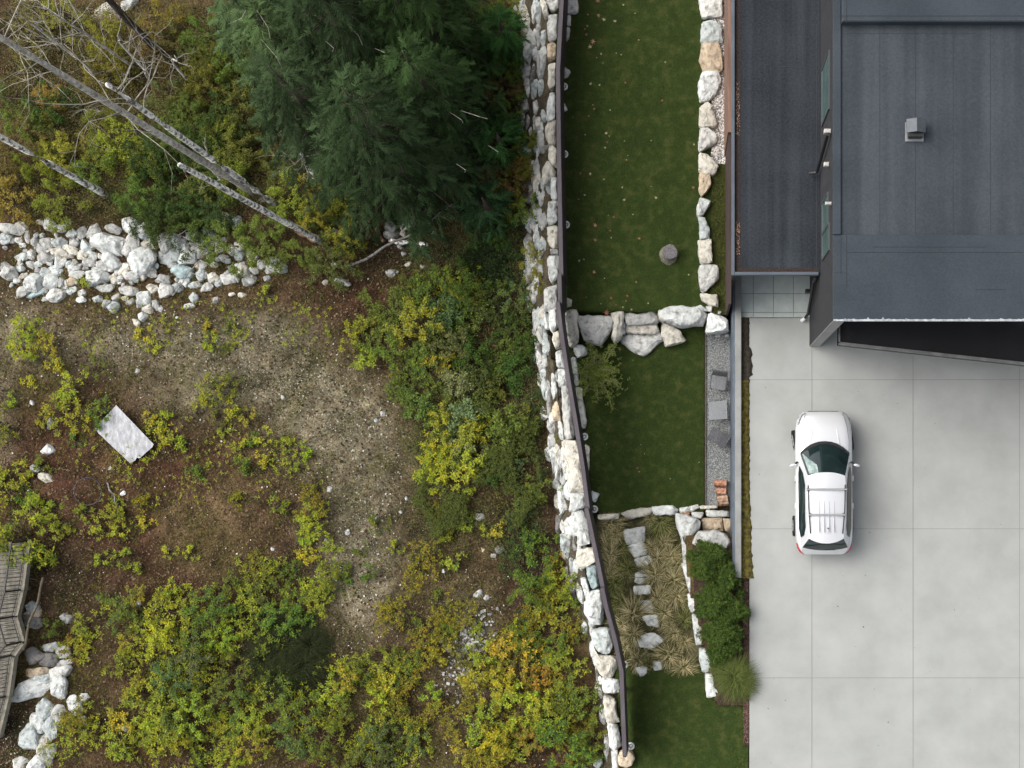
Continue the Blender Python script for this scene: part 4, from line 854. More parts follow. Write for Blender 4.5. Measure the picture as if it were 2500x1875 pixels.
# areas: display px (2212 wide) -> words, list of (cx, cy, rx, ry, n, kinds, protos)
AREAS = [
 ('below the board', 'the wall', 'saplings of the thicket below the board', [(430, 1330, 190, 62, 14, 'yg yg yg ye gr', 'mml'), (300, 1400, 150, 50, 7, 'yg yg ol gr', 'mm'), (590, 1260, 100, 60, 6, 'yg gr gr ol', 'm'), (690, 1190, 36, 120, 8, 'yg ye ol', 'ms'), (600, 1350, 60, 50, 3, 'gr bl', 'm')]),
 ('around the board', 'the wall', 'low shrubs around the weathered board', [(190, 1090, 130, 22, 5, 'yg ol', 's'), (215, 1140, 110, 25, 6, 'yg yg ye gr', 'ms'), (95, 735, 55, 40, 3, 'yg yg', 'ms'), (175, 800, 50, 40, 3, 'yg ye gr', 'ms'), (90, 860, 60, 40, 3, 'yg ye', 's'), (185, 895, 55, 30, 3, 'gr yg', 'm'),
    (335, 905, 30, 20, 3, 'yg ye', 's'), (355, 950, 40, 20, 3, 'yg ye', 's'), (120, 960, 50, 60, 3, 'gr yg', 's'), (40, 1060, 40, 60, 3, 'yg gr', 's'), (260, 1210, 50, 20, 3, 'yg', 's')]),
 ('on open gravel', 'the wall', 'small shrubs on the open slope', [(465, 870, 50, 45, 5, 'yg yg gr', 'ms'), (475, 735, 42, 32, 4, 'yg gr', 's'), (600, 975, 80, 30, 5, 'yg ye', 's'), (540, 930, 60, 30, 3, 'gr yg', 's'), (320, 740, 26, 14, 2, 'ye yg', 's'), (650, 1060, 50, 60, 4, 'yg ol', 's'),
    (330, 950, 60, 90, 0, 'yg', 's'), (390, 1195, 30, 12, 2, 'ye', 's'), (500, 1040, 90, 40, 3, 'ol gr', 's'), (820, 1180, 40, 50, 3, 'gr yg', 's'), (780, 870, 80, 60, 0, 'gr', 's'), (560, 640, 20, 20, 1, 'yg', 's'), (760, 1240, 50, 20, 3, 'gr', 's')]),
 ('of the lowest thicket', 'the wall', 'saplings along the bottom', [(500, 1500, 160, 90, 14, 'yg gr gr bl', 'ml'), (270, 1560, 110, 50, 6, 'yg ye ol', 'm'), (420, 1600, 170, 50, 8, 'yg gr yg', 'ml'), (330, 1480, 60, 40, 3, 'gr yg', 'm'), (820, 1440, 70, 45, 5, 'yg gr ye', 'm'), (730, 1590, 90, 55, 5, 'gr bl gr dk', 'l'),
    (860, 1590, 60, 60, 4, 'gr bl', 'm'), (760, 1500, 40, 60, 3, 'yg ye', 'm'), (170, 1360, 60, 30, 3, 'gr yg', 'm')]),
 ('of the golden thicket', 'the fence', 'saplings of the golden thicket', [(1130, 1490, 110, 130, 17, 'ye yg yg og ye', 'ml'), (1060, 1600, 70, 50, 5, 'ye yg ol', 'm'), (1240, 1560, 45, 90, 6, 'bg gr gr', 'l'), (1190, 1330, 70, 80, 7, 'yg gr gr', 'ml'), (1060, 1140, 34, 14, 2, 'ye', 's'), (1170, 1190, 40, 60, 3, 'gr bl', 'm'), (1000, 1400, 60, 50, 5, 'yg gr', 'ms'), (880, 1500, 70, 80, 5, 'yg gr ye', 'm'), (900, 1330, 80, 50, 4, 'yg gr', 's')]),
 ('below the conifers', 'the fence', 'shrubs under the conifers', [(880, 700, 120, 90, 9, 'gr bl gr yg', 'ml'), (1050, 720, 90, 110, 10, 'dk dk bl gr', 'lb'), (960, 840, 110, 70, 8, 'gr gr pg', 'mb'), (795, 740, 40, 40, 3, 'yg yg', 'm'), (980, 620, 80, 40, 5, 'gr yg', 'm'), (1110, 850, 40, 60, 0, 'gr', 'm')]),
 ('beside the wall top end', 'the fence', 'shrubs between the conifers and the wall', [(1095, 60, 22, 50, 3, 'ol gr br', 'f'), (1105, 200, 16, 60, 3, 'ol br gr', 'f'), (1100, 400, 22, 70, 4, 'ol gr br', 'f'), (1075, 520, 40, 30, 3, 'gr dk', 'm')]),
 ('of the yellowing belt', 'the fence', 'shrubs of the yellowing belt', [(985, 960, 50, 70, 7, 'yg ye gr', 'ml'), (960, 1080, 55, 70, 6, 'ol yg ye', 'ms'), (1060, 960, 60, 80, 5, 'dk gr pg', 'mb'), (1130, 1010, 40, 110, 4, 'gr bl', 'm'), (1000, 1180, 40, 50, 3, 'yg gr', 's')]),
 ('by the rock channel', 'the wall', 'shrubs by the rock channel', [(690, 440, 70, 50, 4, 'yg ye yg', 'f'), (690, 540, 60, 40, 3, 'gr yg', 'f'), (560, 515, 55, 25, 3, 'gr bg', 'f'), (380, 465, 110, 25, 5, 'dk dk gr', 'f'), (185, 615, 14, 10, 1, 'yg', 's')]),
 ('under the birches', 'the conifers', 'brush under the birches', [(500, 210, 90, 90, 6, 'gr dk gr gr', 'f'), (430, 330, 90, 60, 4, 'gr dk', 'f'), (240, 270, 170, 110, 9, 'ol og yg ol br', 'f'), (470, 270, 90, 140, 8, 'gr gr dk ol', 'f'), (70, 400, 90, 60, 4, 'og br ol', 'f'), (330, 400, 120, 50, 4, 'dk gr gr', 'f'), (60, 240, 60, 60, 3, 'dk gr', 'f'), (80, 60, 90, 60, 4, 'ol br og', 'f'), (390, 60, 90, 50, 3, 'ol gr br', 'f'), (300, 130, 100, 40, 3, 'ol br', 'f'), (560, 380, 60, 40, 3, 'ol gr', 'f')]),
]
NSH = 0
def put_shrub(key, p, color, rot, sc, label=None, group=None):
    global NSH; NSH += 1
    r_ = empty('seedling' if key[0] == 's' else 'shrub', p, rot); r_.scale = (sc, sc, sc * random.uniform(.85, 1.15)); r_['category'] = 'shrub'
    if group: r_['group'] = group
    if label: r_['label'] = label
    fo, stm = PROTO[key]
    f = obj('foliage', fo, r_); j = [random.uniform(.85, 1.15) for _ in range(3)]; f.color = (color[0] * j[0], color[1] * j[1], color[2] * j[2], 1)
    obj('stem', stm, r_)
    return r_
rs = random.Random(11)
for area, side, group, pats in AREAS:
    it = []
    for cx, cy, rx, ry, n, kinds, prs in pats:
        pl = []
        for i in range(n):
            best = None
            for _ in range(14):
                a = rs.uniform(0, 6.28); q = math.sqrt(rs.uniform(0, 1)); c = ((cx + rx * q * math.cos(a)) * 1.1302, (cy + ry * q * math.sin(a)) * 1.1302)
                d = min([math.hypot(c[0] - e_[0], c[1] - e_[1]) for e_ in pl] + [1e9])
                if best is None or d > best[0]: best = (d, c)
            pl.append(best[1])
        for c in pl:
            k = rs.choice(kinds.split()); s1 = rs.choice(prs); cnt = sum(1 for q in PROTO if q[0] == s1)
            r_ = put_shrub((s1, rs.randrange(cnt)), lot(*c), LC[k], rs.uniform(0, 6.28), rs.uniform(.8, 1.2), group=group)
            it.append((r_, c[0], c[1], f'{dict(s="low", m="leafy", l="bushy", f="fine-leaved", b="broad-leaved")[s1]} {LW[k]} {"seedling" if s1 == "s" else "shrub"}'))
    row_labels(it, area, side, rows=max(2, round(len(it) / 5)))
for (px, py, key, col, sc, lb) in [(1298, 515, ('l', 0), 'bg', .85, 'bright green leafy shrub growing out of the boulder wall'), (1312, 640, ('f', 1), 'yg', .62, 'yellow-green feathery shrub hanging down the boulder wall'), (1318, 690, ('f', 2), 'ol', .5, 'olive feathery shrub on the wall just below the fence step'),
    (1308, 350, ('f', 0), 'ol', .45, 'olive mossy tuft on the wall face beside the conifers'), (1393, 1105, ('s', 0), 'bg', .5, 'tiny bright green weed in the wall above the long cream capstone'), (1378, 1190, ('s', 1), 'bg', .55, 'tiny lime green weed in a wall crevice'),
    (70, 1312, ('l', 1), 'yg', 1.5, 'tall yellow-green shrub over the far end of the boardwalk'), (22, 1340, ('l', 2), 'gr', 1.4, 'tall mid-green shrub beside the boardwalk railing end'), (10, 1190, ('m', 0), 'yg', 1.3, 'yellow-green shrub at the photo edge above the boardwalk'), (15, 1040, ('m', 2), 'ol', 1.2, 'olive shrub at the photo edge level with the board'),
    (1362, 1070, ('s', 2), 'bg', .4, 'small green weed tucked under the speckled capstone'), (1290, 735, ('m', 1), 'gr', .8, 'mid-green shrub leaning on the wall foot')]:
    put_shrub(key, hit(px, py), LC[col], 1.0, sc, label=lb)
# leafy ground cover filling the thickets
def cover(name, pats_, n, L, col, label, hmax, seed, wid=1.0, m=None):
    rng = np.random.default_rng(seed); tot = sum(a[2] * a[3] for a in pats_); Cs = []
    for cx, cy, rx, ry in pats_:
        k = int(n * rx * ry / tot); a = rng.uniform(0, 6.28, k); q = np.sqrt(rng.uniform(0, 1, k)) * (1 + .12 * np.sin(5 * a + cx)) * wid
        px, py = (cx + rx * q * np.cos(a)) * 1.1302, (cy + ry * q * np.sin(a)) * 1.1302; s_ = (CH + 2.6) / FP; X, Y = (px - NX) * s_, (NY - py) * s_
        dg = X * .8 - Y * .6; gap = np.sin(dg * 3.1 + .5 * np.sin(X * 1.3)) + .7 * np.sin(X * 2.1 + 1) * np.cos(Y * 2.4) + .4 * np.sin(X * 4.7 + Y * 3.9); kk = (X < np.interp(Y, FY, FX) - .05) & (gap > -.25 + rng.normal(0, .25, k))
        X, Y = X[kk], Y[kk]; Cs.append(np.stack([X, Y, lotz(X, Y) + rng.uniform(.08, hmax, len(X))], -1))
    V, F = sprigs(np.concatenate(Cs), rng, 6, L); o = obj(name, mesh_np(name, V, F, m or M_leafy)); o.color = (*col, 1); tag(o, label, kind='stuff')
def pts_of(*ids): return [(a[0], a[1], a[2] * 1.05, a[3] * 1.05) for i in ids for a in AREAS[i][3] if a[4] > 3 and a[2] > 35]
XC = [(560, 1420, 120, 60), (150, 1580, 60, 60), (620, 1500, 60, 80), (700, 1430, 50, 40), (860, 1600, 90, 60), (720, 1530, 60, 60)]
cover('ground_cover', pts_of(0, 3) + XC, 4200, .10, LC['yg'], 'low yellow-green leafy cover between the saplings', .45, 61)
cover('ground_cover', pts_of(4, 6) + [(880, 1480, 80, 90), (960, 1350, 80, 70), (930, 1240, 50, 80), (1180, 1280, 60, 100), (1020, 1560, 60, 60)], 4600, .10, (.20, .18, .035), 'low golden leafy cover between the saplings', .45, 62)
cover('ground_cover', pts_of(5), 3000, .10, LC['gr'], 'low green leafy cover below the conifers', .5, 63, m=M_leaf)
cover('ground_cover', pts_of(1, 2) + [(90, 1130, 60, 50), (250, 1000, 90, 60), (450, 1000, 200, 90), (300, 700, 250, 60), (600, 700, 150, 60)], 1100, .08, LC['yg'], 'sparse yellow-green weeds around the board', .25, 64)
cover('ground_cover', pts_of(7, 8), 14000, .06, (.085, .105, .030), 'fine olive green brush under the birches', .7, 65, m=M_leaf)
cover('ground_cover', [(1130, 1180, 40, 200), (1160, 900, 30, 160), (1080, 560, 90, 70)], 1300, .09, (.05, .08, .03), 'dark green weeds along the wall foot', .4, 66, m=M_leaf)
def grass_mesh(n, Rr, Hh, seed, w=.012, seg=4, lean=(0, 0)):
    rng = np.random.default_rng(seed); a = rng.uniform(0, 6.28, n); out = rng.uniform(.35, 1.1, n) * Rr; h = Hh * rng.uniform(.6, 1.1, n) * (1.15 - .5 * out / Rr)
    t = np.linspace(0, 1, seg + 1); d = np.stack([np.cos(a), np.sin(a)], -1) + np.array(lean) * .5; b0 = rng.normal(0, Rr * .07, (n, 2))
    bend = rng.normal(0, .25, n)
    V = np.zeros((n, seg + 1, 2, 3)); sd = np.stack([-np.sin(a), np.cos(a)], -1)
    for i, tt in enumerate(t):
        xy = b0 + d * (out * tt ** 1.3)[:, None] + sd * (bend * Rr * tt * tt)[:, None]; z = h * (1.9 * tt - 1.25 * tt * tt)
        ww = w * (1 - tt * .85) / 2
        for k, s_1 in enumerate((-1, 1)): V[:, i, k, :2] = xy + sd * s_1 * ww; V[:, i, k, 2] = z
    i0 = np.arange(n)[:, None] * (seg + 1) * 2 + np.arange(seg) * 2
    F = np.stack([i0, i0 + 1, i0 + 3, i0 + 2], -1).reshape(-1, 4); return V.reshape(-1, 3), F
# dark low juniper patch
def needle_clump(n, Rr, Hh, seed, L=.16, w=.02, lumps=False):
    rng = np.random.default_rng(seed); a = rng.uniform(0, 6.28, n); r_ = np.sqrt(rng.uniform(0, 1, n)) * Rr * (.8 + .2 * np.sin(3 * a + seed) + .12 * np.sin(7 * a))
    z = Hh * (1 - (r_ / Rr) ** 2 * .7) * rng.uniform(.5, 1.05, n); C = np.stack([r_ * np.cos(a), r_ * np.sin(a), z], -1)
    if lumps:
        m_ = int(16 + 60 * Rr * Rr); i = rng.integers(0, m_, n); off = rng.normal(0, 1, (n, 3)); off /= np.linalg.norm(off, axis=1)[:, None]; C = C[i] * np.array([.92, .92, 1]) + off * rng.uniform(.5, 1.1, (n, 1)) * rng.uniform(.07, .2, m_)[i][:, None]; a = np.arctan2(off[:, 1], off[:, 0])
    k = 9; D = norm(np.stack([np.cos(a), np.sin(a), np.full(n, .5)], -1)[:, None] + rng.normal(0, .7, (n, k, 3))); Sd = norm(np.cross(D, np.array([0, 0, 1.0])) + rng.normal(0, .2, (n, k, 3)))
    B = np.repeat(C[:, None], k, 1) + rng.normal(0, .03, (n, k, 3)); LL = rng.uniform(.6, 1.2, (n, k, 1)) * L
    V = np.stack([B - Sd * w / 2, B + Sd * w / 2, B + D * LL], 2).reshape(-1, 3); F = np.arange(len(V)).reshape(-1, 3); return V, F
def clump(name, p, n, Rr, Hh, seed, col, label, cat, group=None, L=.16, w=.022, sc=(1, 1, 1)):
    r_ = empty(name, p); tag(r_, label, cat, group); r_.scale = sc
    V, F = needle_clump(n, Rr, Hh, seed, L, w, lumps=(cat == 'bush')); f = obj('foliage', mesh_np('foliage', V, F, M_needle), r_); f.color = (*col, 1)
    mb = MB()
    for k in range(7): a = k * .9; mb.tube([(0, 0, -.05), (Rr * .4 * math.cos(a), Rr * .4 * math.sin(a), Hh * .7)], [.02, .006], 5, cap=False)
    mb.build('stem', M_stem, r_); return r_
for i_, (x_, y_, q_) in enumerate([(700, 1575, 1.0), (655, 1610, .8), (745, 1625, .9), (715, 1535, .7), (765, 1570, .7), (690, 1650, .8)]):
    e_ = empty('dark_grass', lot(x_, y_), i_); e_.scale = (q_ * 1.25, q_ * 1.25, 1.6); tag(e_, f'dark green fine grass clump in the shady hollow of the thicket, {ORD[i_]} in size order', 'grass clump', 'dark fine grass clumps in the hollow')
    obj('blades', bpy.data.meshes.get('dark_blades') or mesh_np('dark_blades', *grass_mesh(1500, .95, .5, 5, .016), mat('dark_blade', (.010, .014, .006), (.040, .048, .018), 3, .8, island=True, c3=(.019, .025, .010))), e_)
clump('juniper', lot(1190, 640), 700, .9, .4, 5, (.03, .045, .02), 'low dark juniper by the wall foot under the conifers', 'shrub', w=.03)
HG = 'round green bushes in the bed beside the driveway'
for px, py, r_, s1, lb in [(1730, 1368, .72, 1, 'bright green bushy conifer by the end of the concrete wall'), (1768, 1408, .52, 2, 'green bushy conifer touching the drive edge'), (1745, 1460, .70, 3, 'large green conifer bush in the middle of the hedge bed'),
    (1790, 1480, .55, 4, 'smaller green conifer bush beside the drive'), (1762, 1545, .72, 5, 'green conifer bush above the arching grass'), (1750, 1590, .40, 6, 'small green conifer bush touching the arching grass')]:
    clump('cypress_bush', P(px, py, -.1), int(3600 * r_ * r_), r_ * 1.12, 1.0 * r_ + .2, s1, (.062, .098, .026), lb, 'bush', HG, L=.10, w=.022)

# grass clumps -------------------------------------------------------------------------------
M_tuss = mat('tussock_blade', (.040, .045, .012), (.52, .44, .25), 3, .7, island=True, c3=(.135, .140, .048), trans=.15)
M_tussg = mat('tussock_green', (.018, .028, .007), (.26, .26, .10), 3, .7, island=True, c3=(.07, .085, .022), trans=.15)
GM = [mesh_np('blades', *grass_mesh(330, .52, .32, s1, .020, 5, lean=(.9 * math.cos(s1 * 2.2), .9 * math.sin(s1 * 2.2))), M_tuss if s1 % 3 else M_tussg) for s1 in range(1, 6)]
CORE = [mesh_np('core', *grass_mesh(130, .18, .22, s1 + 20, .014), mat('tussock_core', (.02, .02, .008), (.09, .08, .03), 3, .8, island=True)) for s1 in range(2)]
TZ = [(Z4, 700, 830, 110), (Z4, 1060, 780, 110), (Z4, 1150, 830, 125), (Z4, 760, 930, 100), (Z4, 700, 1130, 120), (Z4, 1120, 1150, 95), (Z4, 1230, 1150, 105), (Z4, 860, 1250, 115), (Z4, 720, 1230, 105), (Z4, 1110, 1310, 125), (Z4, 1270, 1350, 105), (Z4, 1160, 1450, 105), (Z4, 740, 1380, 120),
      (Z5, 940, 50, 105), (Z5, 1110, 10, 110), (Z5, 720, 180, 125), (Z5, 1010, 170, 110), (Z5, 1180, 235, 100), (Z5, 730, 350, 130), (Z5, 760, 590, 115), (Z5, 1050, 540, 135), (Z5, 1180, 650, 130), (Z5, 610, 60, 100), (Z5, 1060, 280, 70), (Z4, 1180, 1010, 70), (Z5, 1180, 420, 75), (Z4, 660, 980, 85), (Z4, 800, 1060, 80), (Z4, 680, 1320, 90), (Z4, 1190, 1240, 85), (Z5, 640, 270, 90), (Z5, 1100, 350, 80), (Z5, 860, 620, 70), (Z5, 660, 470, 80), (Z4, 1080, 1060, 70), (Z4, 1290, 1210, 75)]
it = []
for i, (z_, x, y, r_) in enumerate(TZ):
    px, py = z_[0][0] + x / 3.687, z_[0][1] + y / 3.687; e_ = empty('tussock_grass', gard(px, py, -.02), random.uniform(0, 6.28)); s1 = r_ / 3.687 / 72 / .38; e_.scale = (s1, s1, 1)
    e_['category'] = 'grass clump'; e_['group'] = 'feathery tussocks beside the stepping stones'
    obj('blades', GM[i % 5], e_); obj('core', CORE[i % 2], e_)
    it.append((e_, px, py, f'{"green-tinged" if i % 5 == 2 else "straw-coloured"} {"wide" if r_ > 110 else "compact"} tussock'))
row_labels(it, 'of the grass terrace', 'the hedge', rows=8)
e_ = empty('arching_grass', P(1790, 1648, -.1)); tag(e_, 'big round fine-bladed green grass clump spilling over the driveway edge', 'grass clump')
_g = [grass_mesh(1500, .90, .8, 77, .014, 5), grass_mesh(800, .62, .65, 79, .014, 5), grass_mesh(700, .55, .7, 80, .014, 5)]
_g[1][0][:, :2] += (.28, -.30); _g[2][0][:, :2] += (-.25, .22)
_gv = np.concatenate([a[0] for a in _g]); _gf = np.concatenate([_g[0][1], _g[1][1] + len(_g[0][0]), _g[2][1] + len(_g[0][0]) + len(_g[1][0])])
obj('blades', mesh_np('blades', _gv, _gf, mat('fine_green_blade', (.030, .050, .012), (.15, .175, .05), 3, .7, island=True, c3=(.065, .090, .022))), e_)
obj('core', mesh_np('core', *grass_mesh(900, .6, .6, 78, .016, 4), mat('fine_green_core', (.03, .05, .012), (.09, .12, .03), 3, .7, island=True)), e_)

# twiggy bush on the lower lawn --------------------------------------------------------------
def twiggy(p, seed):
    rng = np.random.default_rng(seed); r_ = empty('berry_bush', p); tag(r_, 'sparse twiggy bush with small green leaves beside the fence on the lower lawn', 'bush')
    tw = MB(); C = []
    ends = [(1452, 858), (1490, 846), (1505, 843), (1412, 912), (1505, 935), (1420, 965), (1495, 1000), (1478, 965), (1520, 950), (1440, 840), (1500, 900), (1425, 880), (1460, 980), (1515, 905), (1415, 935), (1470, 870)]
    for (ex, ey) in ends:
        e1 = P(ex, ey, -1.7 + rng.uniform(.35, .8)) - Vector(p); m1 = e1 * .5 + Vector((rng.normal(0, .05), rng.normal(0, .05), .35))
        tw.tube([(0, 0, 0), tuple(m1), tuple(e1)], [.022, .014, .005], 5, cap=False)
        for k in range(34):
            t = rng.uniform(.25, 1.03); q = (m1 * (t * 2) if t < .5 else m1.lerp(e1, t * 2 - 1)) + Vector(rng.normal(0, .075, 3)); C.append(q)
            if k % 6 == 0: b_ = m1.lerp(e1, rng.uniform(0, .9)); tw.tube([tuple(b_), tuple(b_ + Vector(rng.normal(0, .16, 3)))], [.006, .002], 4, cap=False)
    for k in range(520):
        a = rng.uniform(0, 6.28); q = abs(rng.normal(0, .42)); C.append(Vector((q * math.cos(a) + .08, q * math.sin(a) - .05, .25 + rng.uniform(0, .45))))
    V, F = sprigs(np.array([tuple(c) for c in C]), rng, 6, .055)
    f = obj('foliage', mesh_np('foliage', V, F, M_leaf), r_); f.color = (.19, .24, .065, 1); tw.build('twigs', mat('green_twig', (.20, .19, .09), (.30, .27, .15), 9, .8), r_)
twiggy(gard(1455, 915, 0), 4)

# ------------------------------------------------------------------ conifers
M_frond = bpy.data.materials.new('frond'); M_frond.use_nodes = True
def _fr():
    nt = M_frond.node_tree; b = nt.nodes['Principled BSDF']; b.inputs['Roughness'].default_value = .9; b.inputs['Specular IOR Level'].default_value = .02
    at = nd(nt, 'ShaderNodeVertexColor', layer_name='tone'); oi = nd(nt, 'ShaderNodeObjectInfo'); mx = nd(nt, 'ShaderNodeMix', data_type='RGBA', blend_type='MULTIPLY'); mx.inputs[0].default_value = 1
    nt.links.new(at.outputs[0], mx.inputs[6]); nt.links.new(oi.outputs['Color'], mx.inputs[7]); nt.links.new(mx.outputs[2], b.inputs['Base Color'])
_fr()
def conifer(p, top, Rr, seed, col, label, dens=1.0, low=.0, fr=1.0):
    rng = np.random.default_rng(seed); Ht = top.z - p.z; r_ = empty('conifer', p); tag(r_, label, 'tree', 'dark conifers beside the boulder wall')
    ax = lambda t: (top - p) * t
    tr_ = MB(); tr_.tube([tuple(ax(t)) for t in np.linspace(0, 1, 9)], [max(.02, .26 * (1 - t)) for t in np.linspace(0, 1, 9)], 10); 
    B = []; D = []; Ups = []; Ls = []; br = MB()
    nw = int(Ht * 2.6); 
    for w in range(nw):
        t = low + (1 - low) * (w + rng.uniform(-.3, .3)) / nw; t = min(max(t, .04), .985); nb = 6 if t < .8 else 5
        for b in range(nb):
            a = b * 6.283 / nb + w * 2.4 + rng.normal(0, .3); L = Rr * (1 - t) ** .75 * rng.uniform(.7, 1.15) + .2
            if t < .12: L *= .85
            o = np.array(ax(t)); d = np.array([math.cos(a), math.sin(a)]); npt = 9; pts = []
            rise = .25 if t > .5 else .05
            cur = rng.normal(0, .12)
            for k in range(npt):
                u = k / (npt - 1); ang = a + cur * u; pts.append(o + np.array([math.cos(ang) * L * u, math.sin(ang) * L * u, L * (rise * u - .32 * u * u)]))
            if L > .8: br.tube([tuple(q) for q in pts[::2]], [max(.004, .035 * L / Rr * (1 - u)) for u in np.linspace(0, 1, 5)], 5, cap=False)
            pts = np.array(pts); nf = max(4, int(L * 6.2 * dens))
            u = rng.uniform(.22, 1.0, nf); u[0] = 1.0; idx = u * (npt - 1); i0 = np.minimum(idx.astype(int), npt - 2); f = (idx - i0)[:, None]; base = pts[i0] * (1 - f) + pts[i0 + 1] * f
            side = rng.choice([-1, 1], nf); fan = side * (rng.uniform(.3, 1.15, nf)) * (1 - .5 * (u == 1)); ca = a + cur * u + fan
            dd = np.stack([np.cos(ca), np.sin(ca), rng.uniform(-.55, -.05, nf)], -1); B.append(base); D.append(norm(dd)); Ls.append(rng.uniform(.38, .8, nf) * fr * (1.05 - .35 * u))
    B = np.concatenate(B); D = np.concatenate(D); Ls = np.concatenate(Ls); n = len(B); k = 15
    # frond: side strips along a spine
    Sd = norm(np.cross(D, np.array([0, 0, 1.0]))); s_ = np.linspace(.08, 1, k)[None, :, None]; sgn = np.where(np.arange(k) % 2 == 0, 1, -1)[None, :, None]
    base = B[:, None] + D[:, None] * s_ * Ls[:, None, None] - np.array([0, 0, 1.0]) * (s_ ** 2) * .10
    d2 = norm(D[:, None] * .95 + Sd[:, None] * sgn * (1.05 - .6 * s_) + rng.normal(0, .16, (n, k, 3)) - np.array([0, 0, .12])); ln = Ls[:, None, None] * (.42 - .24 * s_) * rng.uniform(.7, 1.25, (n, k, 1))
    w2 = norm(np.cross(d2, np.array([0, 0, 1.0])) + rng.normal(0, .25, (n, k, 3))) * .019
    V = np.stack([base - w2, base + w2, base + d2 * ln + w2 * .3, base + d2 * ln - w2 * .3], 2).reshape(-1, 3); F = np.arange(len(V)).reshape(-1, 4)
    me_ = mesh_np('crown', V, F, M_frond); tone = np.repeat(rng.uniform(.45, 1.9, n), k * 4); ca_ = me_.color_attributes.new('tone', 'FLOAT_COLOR', 'POINT'); ca_.data.foreach_set('color', np.stack([tone * 1.02, tone, tone * .92, np.ones_like(tone)], -1).astype(np.float32).ravel())
    f = obj('crown', me_, r_); f.color = (*col, 1); tr_.build('trunk', M_bark, r_, smooth=True); br.build('limb', M_bark, r_, smooth=True)
    return r_
def topz(bx, by, tx, ty, zb=-3.1):
    k = (math.hypot(bx - NX, by - NY)) / math.hypot(tx - NX, ty - NY); return CH - (CH - zb) * k
def con(bx, by, ht, *a, **k):
    b = lot(bx, by); conifer(b, b + Vector((random.uniform(-.2, .2), random.uniform(-.2, .2), ht)), *a, **k)
GC = (.022, .045, .024)
con(1010, 440, 11.5, 3.2, 1, (.024, .041, .018), 'broad dark conifer with drooping sprays above the fallen birch')
con(1115, 330, 9.0, 2.1, 2, (.025, .046, .017), 'dark conifer whose sprays touch the boulder wall')
con(1085, 150, 10.5, 2.35, 3, (.029, .053, .018), 'fresh green conifer beside the top end of the boulder wall')
con(850, 360, 9.5, 2.5, 4, (.024, .039, .018), 'dark conifer between the birches and the broad conifer')
con(930, 190, 11.0, 2.7, 5, (.022, .037, .017), 'tall dark conifer at the middle of the group')
con(760, 190, 6.5, 1.9, 6, (.046, .074, .030), 'lighter green young conifer beside the leaning birches')
con(800, 40, 8.0, 2.3, 7, (.032, .056, .026), 'dark green conifer cut by the top edge of the photograph')
con(680, 130, 6.0, 1.8, 16, (.045, .072, .032), 'soft green young conifer between the birches and the dark conifer group')
con(1040, 60, 9.0, 2.4, 17, (.028, .052, .024), 'dark conifer at the top edge between the fresh green one and the tall one')
con(1228, 375, 3.0, .9, 8, (.024, .062, .018), 'small bright conifer growing against the boulder wall', low=.05)
con(1240, 120, 3.0, .8, 9, (.024, .062, .018), 'knee-high bright conifer near the top end of the boulder wall', low=.05)
con(1200, 520, 2.4, .9, 10, (.022, .050, .022), 'little dark conifer sapling below the broad conifer', low=.05)

# ------------------------------------------------------------------ birches and bare trees
def limb_tree(name, b, t, r0, r1, m, label, seed, twigs=0, tl=1.6, tr0=.5, bend=.15, group=None, broken=False):
    rng = np.random.default_rng(seed); r_ = empty(name, b); tag(r_, label, 'tree', group); d = t - b
    n = 12; pts = []
    sd = Vector((-d.y, d.x, 0)); sd = sd.normalized() if sd.length > .01 else Vector((1, 0, 0))
    for i in range(n): u = i / (n - 1); pts.append(d * u + sd * bend * 1.5 * math.sin(u * 6 + seed) * u * (1 - u) * 2 + sd * .06 * math.sin(u * 23 + seed) + Vector((0, 0, -.15 if i == 0 else 0)))
    mb = MB(); mb.tube([tuple(p) for p in pts] + [tuple(pts[-1] + (pts[-1] - pts[-2]).normalized() * r1 * 1.5)], [(r0 * (1 - u) + r1 * u) * (1 + .06 * math.sin(u * 37 + seed)) * (1.25 if u == 0 else 1) for u in np.linspace(0, 1, n)] + [r1 * .25], 10); mb.build('trunk', m, r_, smooth=True)
    tw = MB(); made = 0
    for k in range(twigs):
        u = rng.uniform(tr0, 1.0); i = min(int(u * (n - 1)), n - 2); p = pts[i].lerp(pts[i + 1], u * (n - 1) - i); a = rng.uniform(0, 6.28); L = tl * rng.uniform(.4, 1.1)
        q = [Vector(p)]; dr_ = Vector((math.cos(a), math.sin(a), rng.uniform(.1, .7))).normalized()
        for s_1 in range(5): dr_ = (dr_ + Vector(rng.normal(0, .22, 3))).normalized(); q.append(q[-1] + dr_ * L / 5)
        tw.tube([tuple(x) for x in q], [.016 * (1 - j / 5.5) * (L / tl) + .003 for j in range(6)], 5, cap=False); made += 1
        for _ in range(7):
            j = rng.integers(1, 6); d2 = (dr_ + Vector(rng.normal(0, .7, 3))).normalized(); l2 = L * rng.uniform(.15, .45); e1 = q[j] + d2 * l2 * .5; e2 = e1 + (d2 + Vector(rng.normal(0, .4, 3))).normalized() * l2 * .5
            tw.tube([tuple(q[j]), tuple(e1), tuple(e2)], [.007, .0045, .002], 4, cap=False)
    if made: tw.build('limb', mat('pale_twig', (.16, .145, .12), (.38, .36, .30), 10, .85), r_)
    return r_
def bt(bx, by, tx, ty):
    b = lot(bx, by); z = CH - (CH - b.z) * math.hypot(bx - NX, by - NY) / math.hypot(tx - NX, ty - NY); return b, P(tx, ty, z)
GB = 'tall pale trunks rising from the brush'
b, t = bt(620, 470, -330, -110); limb_tree('birch', b, t, .13, .05, M_greybark, 'tallest grey birch, its thick trunk leaving the corner of the photograph', 1, twigs=18, tl=2.8, tr0=.45, bend=.3, group=GB)
